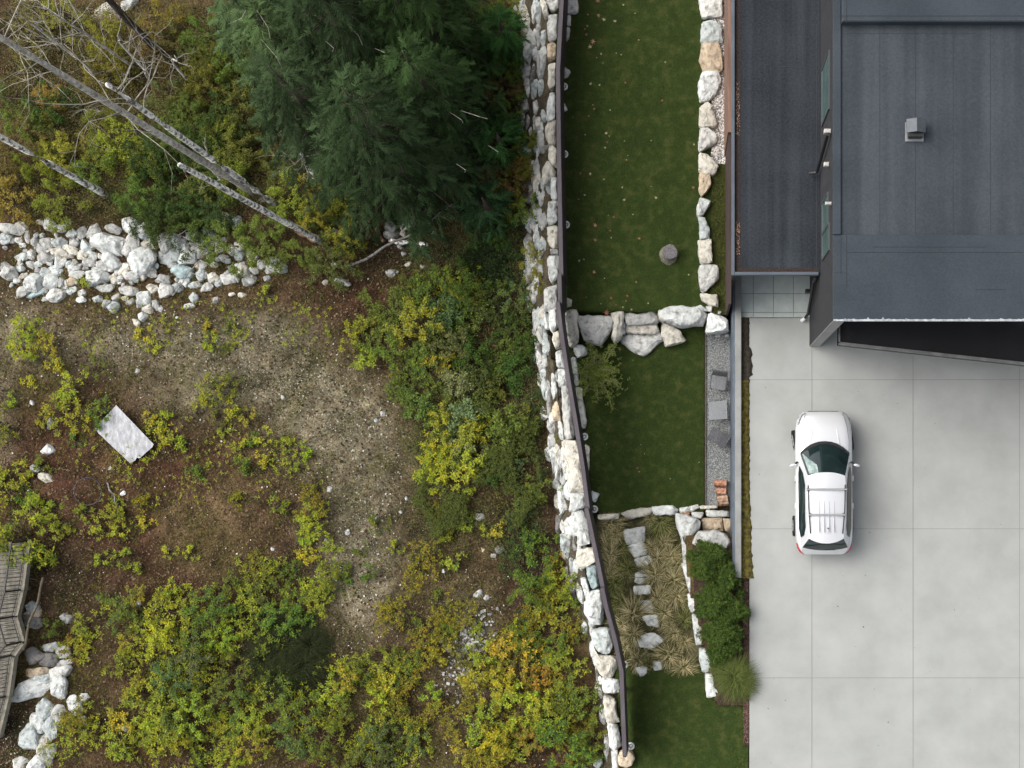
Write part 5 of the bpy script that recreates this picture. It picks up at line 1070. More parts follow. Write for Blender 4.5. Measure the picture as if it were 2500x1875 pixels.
b, t = bt(680, 505, 264, 207); limb_tree('birch', b, t, .115, .07, M_birch, 'lichen-mottled birch snag with a snapped top, middle one of the pale trunks', 2, twigs=5, tl=1.6, tr0=.8, group=GB)
b, t = bt(262, 477, -500, 60); limb_tree('birch', b, t, .12, .05, M_birch, 'slim white birch rising above the rock channel at the photo edge', 3, twigs=8, tl=2, tr0=.5, group=GB)
b, t = bt(790, 592, 438, 402); limb_tree('birch', b, t, .12, .07, M_birch, 'mottled birch snag with snapped top, foot by the yellow shrubs', 5, twigs=0, group=GB)
b, t = bt(395, 135, 160, -110); limb_tree('bare_conifer', b, t, .14, .08, M_bark, 'bare reddish brown trunk leaning out of the top edge', 6, twigs=3, tl=1, tr0=.2, group=GB)
b, t = bt(775, 447, 733, 374); limb_tree('birch', b, t, .09, .07, M_birch, 'short white birch trunk at the conifers\' edge with curling bare branches', 8, twigs=9, tl=1.5, tr0=.85, group=GB)
b, t = bt(545, 460, 500, 375); limb_tree('bare_sapling', b, t, .02, .012, M_greybark, 'thin bare branching sapling between the mottled birches', 9, twigs=7, tl=.9, tr0=.3)
for i, (bx, by, tx, ty, nt, tl, lb) in enumerate([(330, 165, 110, 20, 14, 2.0, 'pale bare twiggy tree crossing the tallest birch'), (250, 190, 40, 30, 12, 1.8, 'bare pale twiggy tree at the corner of the photograph'), (360, 190, 290, 90, 12, 1.5, 'bare forked tree above the snapped birch'), (450, 200, 430, 140, 7, 1.3, 'bare curling branches beside the orange brush')]):
    b, t = bt(bx, by, tx, ty); limb_tree('bare_tree', b, t, .06, .025, M_greybark, lb, 20 + i, twigs=nt, tl=tl, tr0=.25, bend=.5, group='leafless trees in the brush')
# dead pale twigs hanging in the conifers
dead = [(627, 25, 660, 95), (637, 95, 690, 170), (795, 100, 812, 125), (840, 50, 885, 110), (915, 118, 940, 130), (1125, 270, 1190, 290), (1192, 355, 1215, 375), (1115, 400, 1135, 420), (555, 60, 600, 25), (1100, 275, 1130, 300)]
for i, (x0_, y0_, x1_, y1_) in enumerate(dead):
    z = 3.0 + (i % 3); a, b = P(x0_, y0_, z + 1.5), P(x1_, y1_, z + 1.2); m_ = a.lerp(b, .55) + Vector((.15, -.08, .1)); mb = MB().tube([tuple(a - a), tuple(m_ - a), tuple(b - a)], [.004, .009, .012], 5)
    o = mb.build('dead_branch', MATS['pale_twig'], loc=a); tag(o, f'thin pale dead branch caught in the conifers, {ORD[i]} counted from the birches', 'branch', 'pale dead branches in the conifers')
# fallen trunks
def fallen(p0, p1, r0, r1, m, lb, lift=.12, fork=False, seed=1):
    a = lot(*p0) + Vector((0, 0, lift)); b = lot(*p1) + Vector((0, 0, lift + .1)); n = 9
    pts = [tuple((b - a) * (i / (n - 1)) + Vector((0, 0, .04 * math.sin(i * 1.7 + seed))) + Vector((.03 * math.sin(i + seed), .04 * math.cos(i * 1.3), 0))) for i in range(n)]
    mb = MB().tube(pts, [r0 + (r1 - r0) * i / (n - 1) for i in range(n)], 9)
    if fork:
        for k in (4, 6, 7): q = Vector(pts[k]); mb.tube([tuple(q), tuple(q + Vector((.3, .12 * (1 if k % 2 else -1), .15))), tuple(q + Vector((.55, .3 * (1 if k % 2 else -1), .2)))], [.02, .012, .004], 5)
    o = mb.build('fallen_log', m, loc=a, smooth=True); tag(o, lb, 'log', 'fallen trunks under the conifers')
M_logg = mat('grey_log', (.10, .095, .085), (.30, .285, .26), 9, .9)
fallen((850, 660), (1040, 560), .05, .04, M_logg, 'long thin grey fallen trunk lying diagonally below the conifers', lift=.35)
fallen((1035, 565), (1110, 500), .035, .015, M_logg, 'thin top of a fallen tree vanishing under the broad conifer', lift=.35, fork=True, seed=2)
fallen((952, 590), (1050, 598), .085, .07, M_birch, 'short white birch log crossing under the long grey trunk', lift=.15, seed=3)
fallen((815, 562), (860, 580), .09, .09, M_bark, 'dark sawn log with a pale round cut end', lift=.2, seed=4)
fallen((725, 565), (775, 590), .09, .08, mat('bare_wood', (.20, .12, .08), (.30, .20, .14), 8, .9), 'reddish stripped log half hidden in the yellow shrubs', lift=.15, seed=5)
fallen((920, 560), (938, 590), .07, .06, mat('bare_wood', (.20, .12, .08)), 'short reddish log stub between grey stones', lift=.15, seed=6)
fallen((1150, 515), (1200, 545), .035, .025, M_logg, 'thin grey stick by the wall shrubs', lift=.15, seed=7)
fallen((430, 730), (520, 612), .022, .012, M_logg, 'dark bare branch lying across the rock channel', lift=.42, fork=True, seed=8)
fallen((520, 618), (440, 575), .016, .008, M_logg, 'thin forked twig on the big white channel stones', lift=.5, fork=True, seed=9)
fallen((265, 1180), (293, 1235), .035, .025, M_logg, 'pale split branch beside the black hoop', lift=.08, seed=10)

# ------------------------------------------------------------------ board, hoop, boardwalk
bp_ = [(283, 988), (378, 1095), (318, 1130), (232, 1045)]
z = max(lot(x_, y_).z for x_ in (240, 270, 305, 340, 370) for y_ in (1000, 1040, 1060, 1090, 1120)) + .05; q = [P(x, y, z) for x, y in [(284, 989), (376, 1085), (372, 1092), (341, 1119), (334, 1117), (331, 1124), (318, 1131), (241, 1058), (232, 1045)]]; c = q[0]
o = MB().prism([tuple((p - c)[:2]) for p in q], 0, .02).build('plywood_board', mat('silvered_ply', (.30, .305, .315), (.50, .51, .52), 9, .8, .3, 40, c3=(.38, .385, .40), detail=10, stretch=(1, .4, 1)), loc=c); tag(o, 'silvery weathered plywood board with a chipped corner lying on the slope', 'board')
V = []; e_ = empty('hoop_frame', lot(222, 1200)); tag(e_, 'black hoop frame half buried in the brown litter', 'frame')
MB().torus((0, 0, .25), .48, .022, 32, 6).build('hoop', M_black, e_, smooth=True)
for a in (.4, 1.9, 3.6, 5.2): MB().tube([(.48 * math.cos(a), .48 * math.sin(a), .25), (.62 * math.cos(a), .62 * math.sin(a), -.02)], .016, 6).build('leg', M_black, e_)
zd = -1.5
bw = empty('boardwalk', P(20, 1560, zd)); tag(bw, 'weathered grey boardwalk with a black baluster railing at the photo edge', 'boardwalk'); bo = Vector(bw.location)
edge = [(92, 1318), (68, 1392), (35, 1500), (60, 1560), (22, 1690), (-8, 1790), (-30, 1900)]
edge = [(66, 1322), (50, 1440), (34, 1505), (52, 1567), (28, 1600), (14, 1700), (-10, 1800)]
ep = [P(x, y, zd) - bo for x, y in edge]; wst = [P(x - 130, y + 8, zd) - bo for x, y in edge]
dk = MB()
for i in range(len(ep) - 1):
    L_ = (ep[i + 1] - ep[i]).length; n = max(1, int(L_ / .145))
    for k in range(n):
        u0, u1 = (k + .05) / n, (k + .93) / n; a0, a1 = ep[i].lerp(ep[i + 1], u0), ep[i].lerp(ep[i + 1], u1); b0, b1 = wst[i].lerp(wst[i + 1], u0), wst[i].lerp(wst[i + 1], u1)
        dk.prism([tuple(p[:2]) for p in (a0, a1, b1, b0)], -.04, random.uniform(-.004, .004))
dk.build('decking', M_wood, bw)
bm = MB()
for i in range(len(ep) - 1): a, b = ep[i], ep[i + 1]; t_ = (b - a).normalized(); s1 = Vector((-t_.y, t_.x, 0)); bm.prism([tuple(p[:2]) for p in (a + s1 * .02, b + s1 * .02, b + s1 * .13, a + s1 * .13)], -.25, .03)
bm.build('edge_beam', mat('pale_beam', (.19, .175, .14), (.30, .275, .22), 5, .85, .3, 40), bw)
bl = MB()
for i in range(len(ep) - 1):
    a, b = ep[i] + Vector((-.03, 0, 0)), ep[i + 1] + Vector((-.03, 0, 0)); up = Vector((0, 0, 1.07)); MB().tube([tuple(a + up), tuple(b + up)], .028, 6).build('handrail', M_black, bw); MB().tube([tuple(a + up * .08), tuple(b + up * .08)], .018, 6).build('bottom_rail', M_black, bw)
    n = max(1, int((b - a).length / .125))
    for k in range(n): p = a.lerp(b, (k + .5) / n); bl.tube([tuple(p + up * .08), tuple(p + up)], .008, 4)
    o = MB().box(a.x - .03, a.x + .03, a.y - .03, a.y + .03, 0, 1.1).build('railing_post', M_black, bw)
o = bl.build('balusters', M_black, bw); o['kind'] = 'stuff'
sup = MB()
for i in range(len(ep)): sup.box(ep[i].x - .1, ep[i].x + .02, ep[i].y - .06, ep[i].y + .06, -1.6, -.26)
sup.build('support_post', M_wooddk, bw)
fallen((128, 1410), (82, 1580), .045, .04, M_wooddk, 'slender brown pole leaning beside the boardwalk', lift=.7, seed=12)
# ------------------------------------------------------------------ ground litter, dry grass, pebbles, lawn blades
def scatter_px(n, rng, cond=None, x=(0, 1340), y=(0, 1875)):
    px = rng.uniform(x[0], x[1], n); py = rng.uniform(y[0], y[1], n); s_ = (CH + 2.7) / FP; X = (px - NX) * s_; Y = (NY - py) * s_
    k = X < np.interp(Y, FY, FX) - .05
    if cond is not None: k &= cond(px, py)
    return X[k], Y[k]
rng = np.random.default_rng(5)
def chips(name, X, Y, Z, lo, hi, m, label=None, fl=.4, asp=1.6):
    n = len(X); a = rng.uniform(0, 6.28, n); L = rng.uniform(lo, hi, n) * rng.choice([1, 1, 1, 1.6], n); w = L / asp
    c, s_ = np.cos(a), np.sin(a); t = rng.normal(0, fl, (n, 4))
    q = np.array([[-1, -.3], [.1, -1], [1, .2], [-.1, 1]]) * .5
    V = np.zeros((n, 4, 3))
    for k in range(4):
        u, v_ = q[k, 0] * L * rng.uniform(.8, 1.2, n), q[k, 1] * w * rng.uniform(.8, 1.2, n); V[:, k, 0] = X + u * c - v_ * s_; V[:, k, 1] = Y + u * s_ + v_ * c; V[:, k, 2] = Z + .012 + np.abs(t[:, k]) * L * .4
    V = V.reshape(-1, 3); F = np.arange(len(V)).reshape(-1, 4); o = obj(name, mesh_np(name, V, F, m)); tag(o, label, kind='stuff'); return o
X, Y = scatter_px(52000, rng)
chips('leaf_litter', X, Y, lotz(X, Y), .03, .085, mat('litter', (.028, .019, .013), (.17, .12, .075), 3, .9, island=True, c3=(.065, .043, .027)), 'brown leaf litter covering the open slope')
def gz(px, py):
    d = np.zeros(len(px))
    for c, r_ in [((700, 930), (160, 80)), ((870, 1060), (110, 130)), ((890, 1250), (90, 160)), ((880, 1430), (80, 130)), ((1150, 1600), (60, 110)), ((330, 840), (230, 60)), ((600, 850), (120, 60)), ((40, 750), (60, 60)), ((60, 1790), (60, 90)), ((1120, 1560), (70, 60))]:
        d += np.exp(-(((px - c[0]) / r_[0]) ** 2 + ((py - c[1]) / r_[1]) ** 2))
    return rng.uniform(0, 1, len(px)) < d
X, Y = scatter_px(46000, rng, gz)
chips('gravel', X, Y, lotz(X, Y), .018, .055, mat('chip_stone', (.08, .078, .06), (.44, .42, .34), 3, .9, island=True, c3=(.17, .16, .125)), 'pale stone chips on the bare track', asp=1.2)
X, Y = scatter_px(600, rng)
chips('gravel', X, Y, lotz(X, Y) + .02, .025, .055, mat('chip_white', (.45, .44, .40), (.75, .74, .70), 3, .9, island=True), 'scattered whitish pebbles', asp=1.2)
X, Y = scatter_px(1900, rng, lambda px, py: np.exp(-((px - 1150) / 45) ** 2 - ((py - 1580 + (px - 1150) * .9) / 80) ** 2) > rng.uniform(0, 1, len(px)), (1030, 1260), (1480, 1720))
chips('gravel', X, Y, lotz(X, Y) + .03, .06, .11, mat('chip_grey', (.12, .12, .12), (.46, .45, .42), 3, .9, island=True, c3=(.26, .255, .24)), 'heap of grey washed pebbles', asp=1.15)
def blades(X, Y, Z, lo, hi, w, lean, rng):
    n = len(X); a = rng.uniform(0, 6.28, n); h = rng.uniform(lo, hi, n); l = rng.uniform(.3, 1.0, n) * lean * h; c, s_ = np.cos(a), np.sin(a); a2 = a + 1.57 + rng.normal(0, .5, n)
    B = np.stack([X, Y, Z], -1); sd = np.stack([np.cos(a2), np.sin(a2), np.zeros(n)], -1) * w / 2; T = B + np.stack([c * l, s_ * l, h], -1)
    V = np.stack([B - sd, B + sd, T], 1).reshape(-1, 3); return V, np.arange(len(V)).reshape(-1, 3)
def clumpy(n, k, rng, spread, **kw):
    cx, cy = scatter_px(k, rng, **kw); i = rng.integers(0, len(cx), n); return cx[i] + rng.normal(0, spread, n), cy[i] + rng.normal(0, spread, n)
X, Y = clumpy(60000, 1500, rng, .16); V, F = blades(X, Y, lotz(X, Y), .05, .22, .012, 1.2, rng)
tag(obj('dry_grass', mesh_np('dry_grass', V, F, mat('straw', (.06, .05, .02), (.27, .21, .11), 3, .9, island=True, c3=(.13, .10, .048)))), 'dry straw-coloured grass over the slope', kind='stuff')
X, Y = clumpy(90000, 1500, rng, .22); V, F = blades(X, Y, lotz(X, Y), .04, .15, .016, 1.1, rng)
tag(obj('wild_grass', mesh_np('wild_grass', V, F, mat('wild_green', (.030, .040, .012), (.13, .145, .045), 3, .9, island=True, c3=(.060, .074, .022)))), 'short green wild grass and weeds on the slope', kind='stuff')
rw = np.random.default_rng(77); X, Y = scatter_px(26000, rw); gp = np.sin(X * 1.1 + 2) * np.cos(Y * 1.3) + .7 * np.sin(X * 2.7 - Y * 2.1) + rw.normal(0, .35, len(X)); kk = gp > .15; X, Y = X[kk], Y[kk]
V, F = sprigs(np.stack([X, Y, lotz(X, Y) + rw.uniform(.03, .12, len(X))], -1), rw, 5, .045); o = obj('weeds', mesh_np('weeds', V, F, M_leafy)); o.color = (.14, .145, .032, 1); tag(o, 'tiny olive weeds creeping over the slope', kind='stuff')
# brushy undergrowth in the birch corner and below conifers
X, Y = clumpy(60000, 900, rng, .25, x=(0, 700), y=(0, 520)); C = np.stack([X, Y, lotz(X, Y) + rng.uniform(.05, .6, len(X))], -1)
a = rng.uniform(0, 6.28, len(X)); D = norm(np.stack([np.cos(a), np.sin(a), rng.normal(0, .3, len(X))], -1)); U = np.tile([0, 0, 1.0], (len(X), 1)) + rng.normal(0, .3, (len(X), 3)); V, F = leaves(C, D, norm(U), rng.uniform(.03, .075, len(X)))
M_und = mat('brush_leaf', (.050, .060, .024), (.19, .15, .055), 3, .8, island=True, c3=(.10, .115, .040), trans=.15)
tag(obj('undergrowth', mesh_np('undergrowth', V, F, M_und)), 'tangled olive and rust undergrowth under the birches', kind='stuff')
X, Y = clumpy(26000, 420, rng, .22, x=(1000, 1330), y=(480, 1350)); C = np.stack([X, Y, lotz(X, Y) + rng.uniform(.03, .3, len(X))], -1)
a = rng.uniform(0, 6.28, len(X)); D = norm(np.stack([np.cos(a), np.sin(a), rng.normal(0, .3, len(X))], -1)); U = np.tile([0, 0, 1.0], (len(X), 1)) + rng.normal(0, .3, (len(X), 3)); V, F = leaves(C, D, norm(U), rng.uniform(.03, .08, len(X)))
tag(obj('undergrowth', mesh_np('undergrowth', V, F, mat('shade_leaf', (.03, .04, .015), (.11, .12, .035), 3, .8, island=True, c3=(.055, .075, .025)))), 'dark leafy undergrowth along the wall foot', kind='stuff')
# lawn blades
X = rng.uniform(-4.6, 2.6, 420000); Y = rng.uniform(-11, 18.5, 420000); k = inlawn(X, Y); X, Y = X[k], Y[k]
V, F = blades(X, Y, lz_(X, Y) - .003, .02, .05, .010, 1.1, rng)
tag(obj('lawn_grass', mesh_np('lawn_grass', V, F, M_blade)), 'short mown grass of the lawns', kind='stuff')
X = rng.uniform(PX(1738, -.86), 1.82, 9000); Y = rng.uniform(PY(766, -.86), PY(401, -.86), 9000); V, F = blades(X, Y, np.full(len(X), -.865), .02, .07, .02, 1.2, rng)
tag(obj('moss_tufts', mesh_np('moss_tufts', V, F, mat('moss_tuft', (.04, .05, .015), (.13, .15, .04), 3, .9, island=True))), 'mossy weeds between lawn boulders and house', kind='stuff')
# round pebbles by the house
ico = MB(); 
def pebbles(name, n, xr, yr, z, lo, hi, m, label):
    rg = np.random.default_rng(n); base = np.array([[1, 0, 0], [0, 1, 0], [-1, 0, 0], [0, -1, 0], [0, 0, 1], [.6, .6, .55], [-.6, .6, .55], [-.6, -.6, .55], [.6, -.6, .55]], float)
    fc = np.array([[0, 5, 8], [1, 6, 5], [2, 7, 6], [3, 8, 7], [4, 5, 6], [4, 6, 7], [4, 7, 8], [4, 8, 5], [0, 1, 5], [1, 2, 6], [2, 3, 7], [3, 0, 8]])
    s_ = rg.uniform(lo, hi, (n, 1, 3)); s_[..., 2] *= .7; c = np.stack([rg.uniform(*xr, n), rg.uniform(*yr, n), np.full(n, z)], -1)[:, None]; V = (base[None] * s_ + c).reshape(-1, 3); F = (fc[None] + np.arange(n)[:, None, None] * 9).reshape(-1, 3)
    tag(obj(name, mesh_np(name, V, F, m, True)), label, kind='stuff')
M_peb = mat('pebble', (.12, .115, .11), (.66, .62, .58), 3, .7, island=True, c3=(.33, .31, .29))
pebbles('pebbles', 3600, (PX(1738, -.86), 1.83), (PY(400, -.86), 17.5), -.86, .018, .05, M_peb, 'rounded mixed pebbles beside the house wall')
pebbles('gravel_stones', 5200, (x0 + .01, 2.0), (PY(1232, -1.64), PY(815, -1.64)), -1.64, .008, .024, mat('grey_stone', (.09, .095, .095), (.36, .37, .36), 3, .8, island=True, c3=(.19, .20, .195)), 'loose grey gravel of the narrow path')
pebbles('mulch_chips', 1200, (PX(1816), PX(1828)), (PY(1815), PY(1420)), -.03, .01, .03, mat('mulch_chip', (.04, .025, .02), (.20, .12, .095), 3, .9, island=True), 'reddish bark mulch by the driveway edge')

# fallen maple leaves on the lawn
LF = '862,10,30,o;870,140,25,o;775,130,14,o;920,175,24,y;1018,190,22,y;770,235,16,o;748,262,14,r;762,312,20,r;820,375,36,o;795,420,30,y;895,485,16,y;1030,478,10,y;1075,492,12,y;855,518,10,y;1095,45,16,y;1200,120,14,g;1233,360,14,o;1472,560,16,g;912,568,12,g;800,755,22,y;880,765,16,y;1112,745,15,r;1445,905,16,r;820,945,12,o;832,980,18,o;975,990,12,y;783,1045,16,r;640,1055,8,y;940,1200,20,y;968,1225,10,y;950,1280,16,r;930,1330,16,y;750,1212,12,y;1105,1270,12,g;1345,1265,12,g;1730,1300,14,y;1135,1398,9,y;1122,1440,14,o'
LF2 = '710,85,18,r;797,90,20,y;920,140,14,y;1085,212,16,y;747,280,16,y;692,318,14,r;1102,325,20,y;1388,305,20,y;1725,215,22,r;1345,205,8,y;1180,455,14,y;1008,480,16,r;960,462,9,g;842,552,30,o;977,602,16,r;985,665,14,y;842,685,20,o;1238,672,20,o;698,872,18,y;740,860,12,y;832,975,26,o;925,1030,10,y;1210,1065,16,o;1682,998,14,y;985,1208,20,r;1130,1190,20,r;1118,1235,14,r;1318,1255,14,y;1168,1310,18,o;945,1340,40,r;1028,1270,12,r;1090,1290,14,y;760,1200,12,r;893,1260,9,y'
LF3 = '870,1075,14,o;1240,438,9,y;668,125,8,y;974,130,7,y;945,340,18,r;960,375,10,y;1500,290,10,y;1008,215,8,y'
lc = dict(o=(.46, .27, .15), y=(.50, .45, .27), r=(.34, .15, .10), g=(.30, .36, .20)); lwd = dict(o='orange', y='straw-yellow', r='red-brown', g='greenish')
lm = mat('dead_leaf', (.75, .75, .75), (1.1, 1.1, 1.1), 9, .7, tint=True, trans=.2); it = []
def maple(r_, seed):
    rg = random.Random(seed); V = [(0, 0, .01)]; k = 14
    for i in range(k): a = i * 6.283 / k + .2; q = r_ * (rg.uniform(.85, 1.2) if i % 2 == 0 else rg.uniform(.22, .4)); V.append((q * math.cos(a), q * math.sin(a) * .85, rg.uniform(.0, .35) * q))
    return mesh_np('fallen_leaf', V, [(0, i + 1, (i + 1) % k + 1) for i in range(k)], lm)
LM = [maple(.062, s1) for s1 in range(5)]
for txt, z_ in ((LF, Z1), (LF2, Z2), (LF3, Z4)):
    for e_ in txt.split(';'):
        a = e_.split(','); px, py = z_[0][0] + float(a[0]) / 3.687, z_[0][1] + float(a[1]) / 3.687; o = obj('fallen_leaf', random.choice(LM), loc=gard(px, py, .03), rotz=random.uniform(0, 6.28)); s1 = float(a[2]) / 18; o.scale = (s1,) * 3
        c = lc[a[3]]; o.color = (*c, 1); o['category'] = 'leaf'; o['group'] = 'fallen leaves on the lawns'; it.append((o, px, py, f'{lwd[a[3]]} {"large" if s1 > 1.2 else "small" if s1 < .75 else "mid-sized"} fallen leaf'))
row_labels(it, 'across the lawn', 'the house', rows=16)
# little debris leaves in the low roof gutter
X = rng.uniform(lx0 + .14, lx0 + .26, 260); Y = np.concatenate([rng.uniform(PY(620, Hl), PY(540, Hl), 130), rng.uniform(PY(330, Hl), PY(200, Hl), 130)])
chips('leaf_debris', X, Y, np.full(260, Hl - .05), .02, .05, mat('rusty_leaf', (.09, .05, .035), (.30, .19, .13), 3, .9, island=True), 'rusty leaf debris in the low roof gutter')

# ------------------------------------------------------------------ car
CX, CYF, CYR = 5.0, 2.776, -1.944
car = empty('parked_car', (CX, (CYF + CYR) / 2, 0)); tag(car, 'silver estate-style family car with roof rack parked on the concrete driveway', 'car')
cy0 = (CYF + CYR) / 2
def zy(Y, z): return PY(950 + Y / 3.687, z) - cy0
paint = mat('silver_paint', (.66, .67, .68), rough=.28, metal=.55, spec=.6)
b_ = paint.node_tree.nodes['Principled BSDF']; paint.node_tree.nodes['Principled BSDF'].inputs['Metallic'].default_value = .3
b_.inputs['Coat Weight'].default_value = .7; b_.inputs['Coat Roughness'].default_value = .05
M_cg = mat('car_glass', (.008, .016, .016), (.015, .028, .027), 2, .04, spec=.9)
M_trim = mat('black_trim', (.015, .015, .016), rough=.5)
# body: stations from front to rear: y, half width, sill z, shoulder z, deck z (centre)
ST = [(2.36, .52, .42, .55, .60), (2.345, .60, .30, .62, .72), (2.27, .74, .25, .68, .82), (2.12, .86, .22, .72, .89), (1.85, .925, .22, .76, .95), (1.5, .945, .22, .80, .99), (1.15, .945, .22, .84, 1.03), (.9, .94, .22, .88, 1.06),
      (.6, .935, .22, .92, 1.06), (0, .935, .22, .94, 1.06), (-.7, .94, .22, .96, 1.06), (-1.2, .945, .22, .98, 1.08), (-1.6, .94, .22, 1.0, 1.10), (-1.9, .915, .24, 1.0, 1.08), (-2.12, .86, .28, .98, 1.04), (-2.27, .76, .32, .92, .98), (-2.345, .64, .38, .80, .86), (-2.36, .55, .42, .72, .74)]
def section(y, w, s0, sh, dz):
    pr = [(.0, s0), (w * .82, s0), (w * .97, s0 + .08), (w, (s0 + sh) / 2), (w * .995, sh - .06), (w * .965, sh + .02), (w * .90, sh + (dz - sh) * .45), (w * .80, sh + (dz - sh) * .75), (w * .62, dz - .012), (w * .3, dz + .008), (0, dz + .012)]
    return [(x, y, z) for x, z in pr] + [(-x, y, z) for x, z in pr[-2:0:-1]]
V = []; k = 20
for s_ in ST: V += section(*s_)
F = [(i * k + j, (i + 1) * k + j, (i + 1) * k + (j + 1) % k, i * k + (j + 1) % k) for i in range(len(ST) - 1) for j in range(k)] + [tuple(range(k)), tuple((len(ST) - 1) * k + j for j in range(k))[::-1]]
bo_ = obj('body', mesh_np('body', V, F, paint, True), car)
sb = bo_.modifiers.new('s', 'SUBSURF'); sb.levels = sb.render_levels = 2
# greenhouse: rows from belt to roof edge
def arc(y_c, y_e, w, z, n=9, p=2.2):
    return [(w * (2 * i / (n - 1) - 1), y_c + (y_e - y_c) * abs(2 * i / (n - 1) - 1) ** p, z) for i in range(n)]
def surf(name, rows, m, par=car, bow=0.0, sub=True, flip=False):
    n = len(rows[0]); V = [p for r_ in rows for p in r_]; F = [(i * n + j, i * n + j + 1, (i + 1) * n + j + 1, (i + 1) * n + j) for i in range(len(rows) - 1) for j in range(n - 1)]
    return obj(name, mesh_np(name, V, F, m, True), par)
def lerp_rows(a, b, k=5, bulge=.03):
    out = []
    for i in range(k):
        u = i / (k - 1); out.append([tuple(np.array(p) * (1 - u) + np.array(q_) * u + np.array([0, 0, bulge * 4 * u * (1 - u)])) for p, q_ in zip(a, b)])
    return out
yw0, yw1 = zy(487, 1.05), zy(585, 1.02); yr0, yr1 = zy(748, 1.60), zy(780, 1.55)
wa = arc(yw0, yw1, .80, 1.045); wb = arc(yr0, yr1, .60, 1.585); wb = [(x, y, 1.60 - .05 * (x / .6) ** 2) for x, y, z in wb]
surf('windscreen', lerp_rows(wa, wb, 7, .04), M_cg)
cowl = arc(yw0 + .05, yw1 + .02, .80, 1.06); surf('cowl', [arc(yw0 + .07, yw1 + .05, .81, 1.058), arc(yw0 - .03, yw1 - .06, .80, 1.068)], M_trim)
# roof
ytr = zy(1390, 1.56); ytc = zy(1345, 1.52)
rf = []
for i in range(13):
    u = i / 12; w_ = np.interp(u, [0, .3, .7, 1], [.60, .635, .62, .56]); yc = yr0 * (1 - u) + ytr * u; ye = yr1 * (1 - u) + ytc * u
    zc = 1.60 + .055 * math.sin(math.pi * min(1, u * .8 + .12)) - .06 * u * u
    rf.append([(x, y, zc - .055 * (x / .6) ** 2) for x, y, z in arc(yc, ye, w_, 0, 13)])
surf('roof', rf, paint)
ym0, ym1 = zy(1452, 1.15), zy(1425, 1.12); ra = [(x, y, 1.50 - .055 * (x / .56) ** 2) for x, y, z in arc(ytr + .03, ytc + .02, .56, 0)]; rb = arc(ym0, ym1, .74, 1.16)
surf('rear_window', lerp_rows(rb, ra, 6, .03), M_cg)
surf('tailgate', lerp_rows(arc(zy(1484, .9), zy(1462, .9), .74, .92), rb, 4, .0), paint)
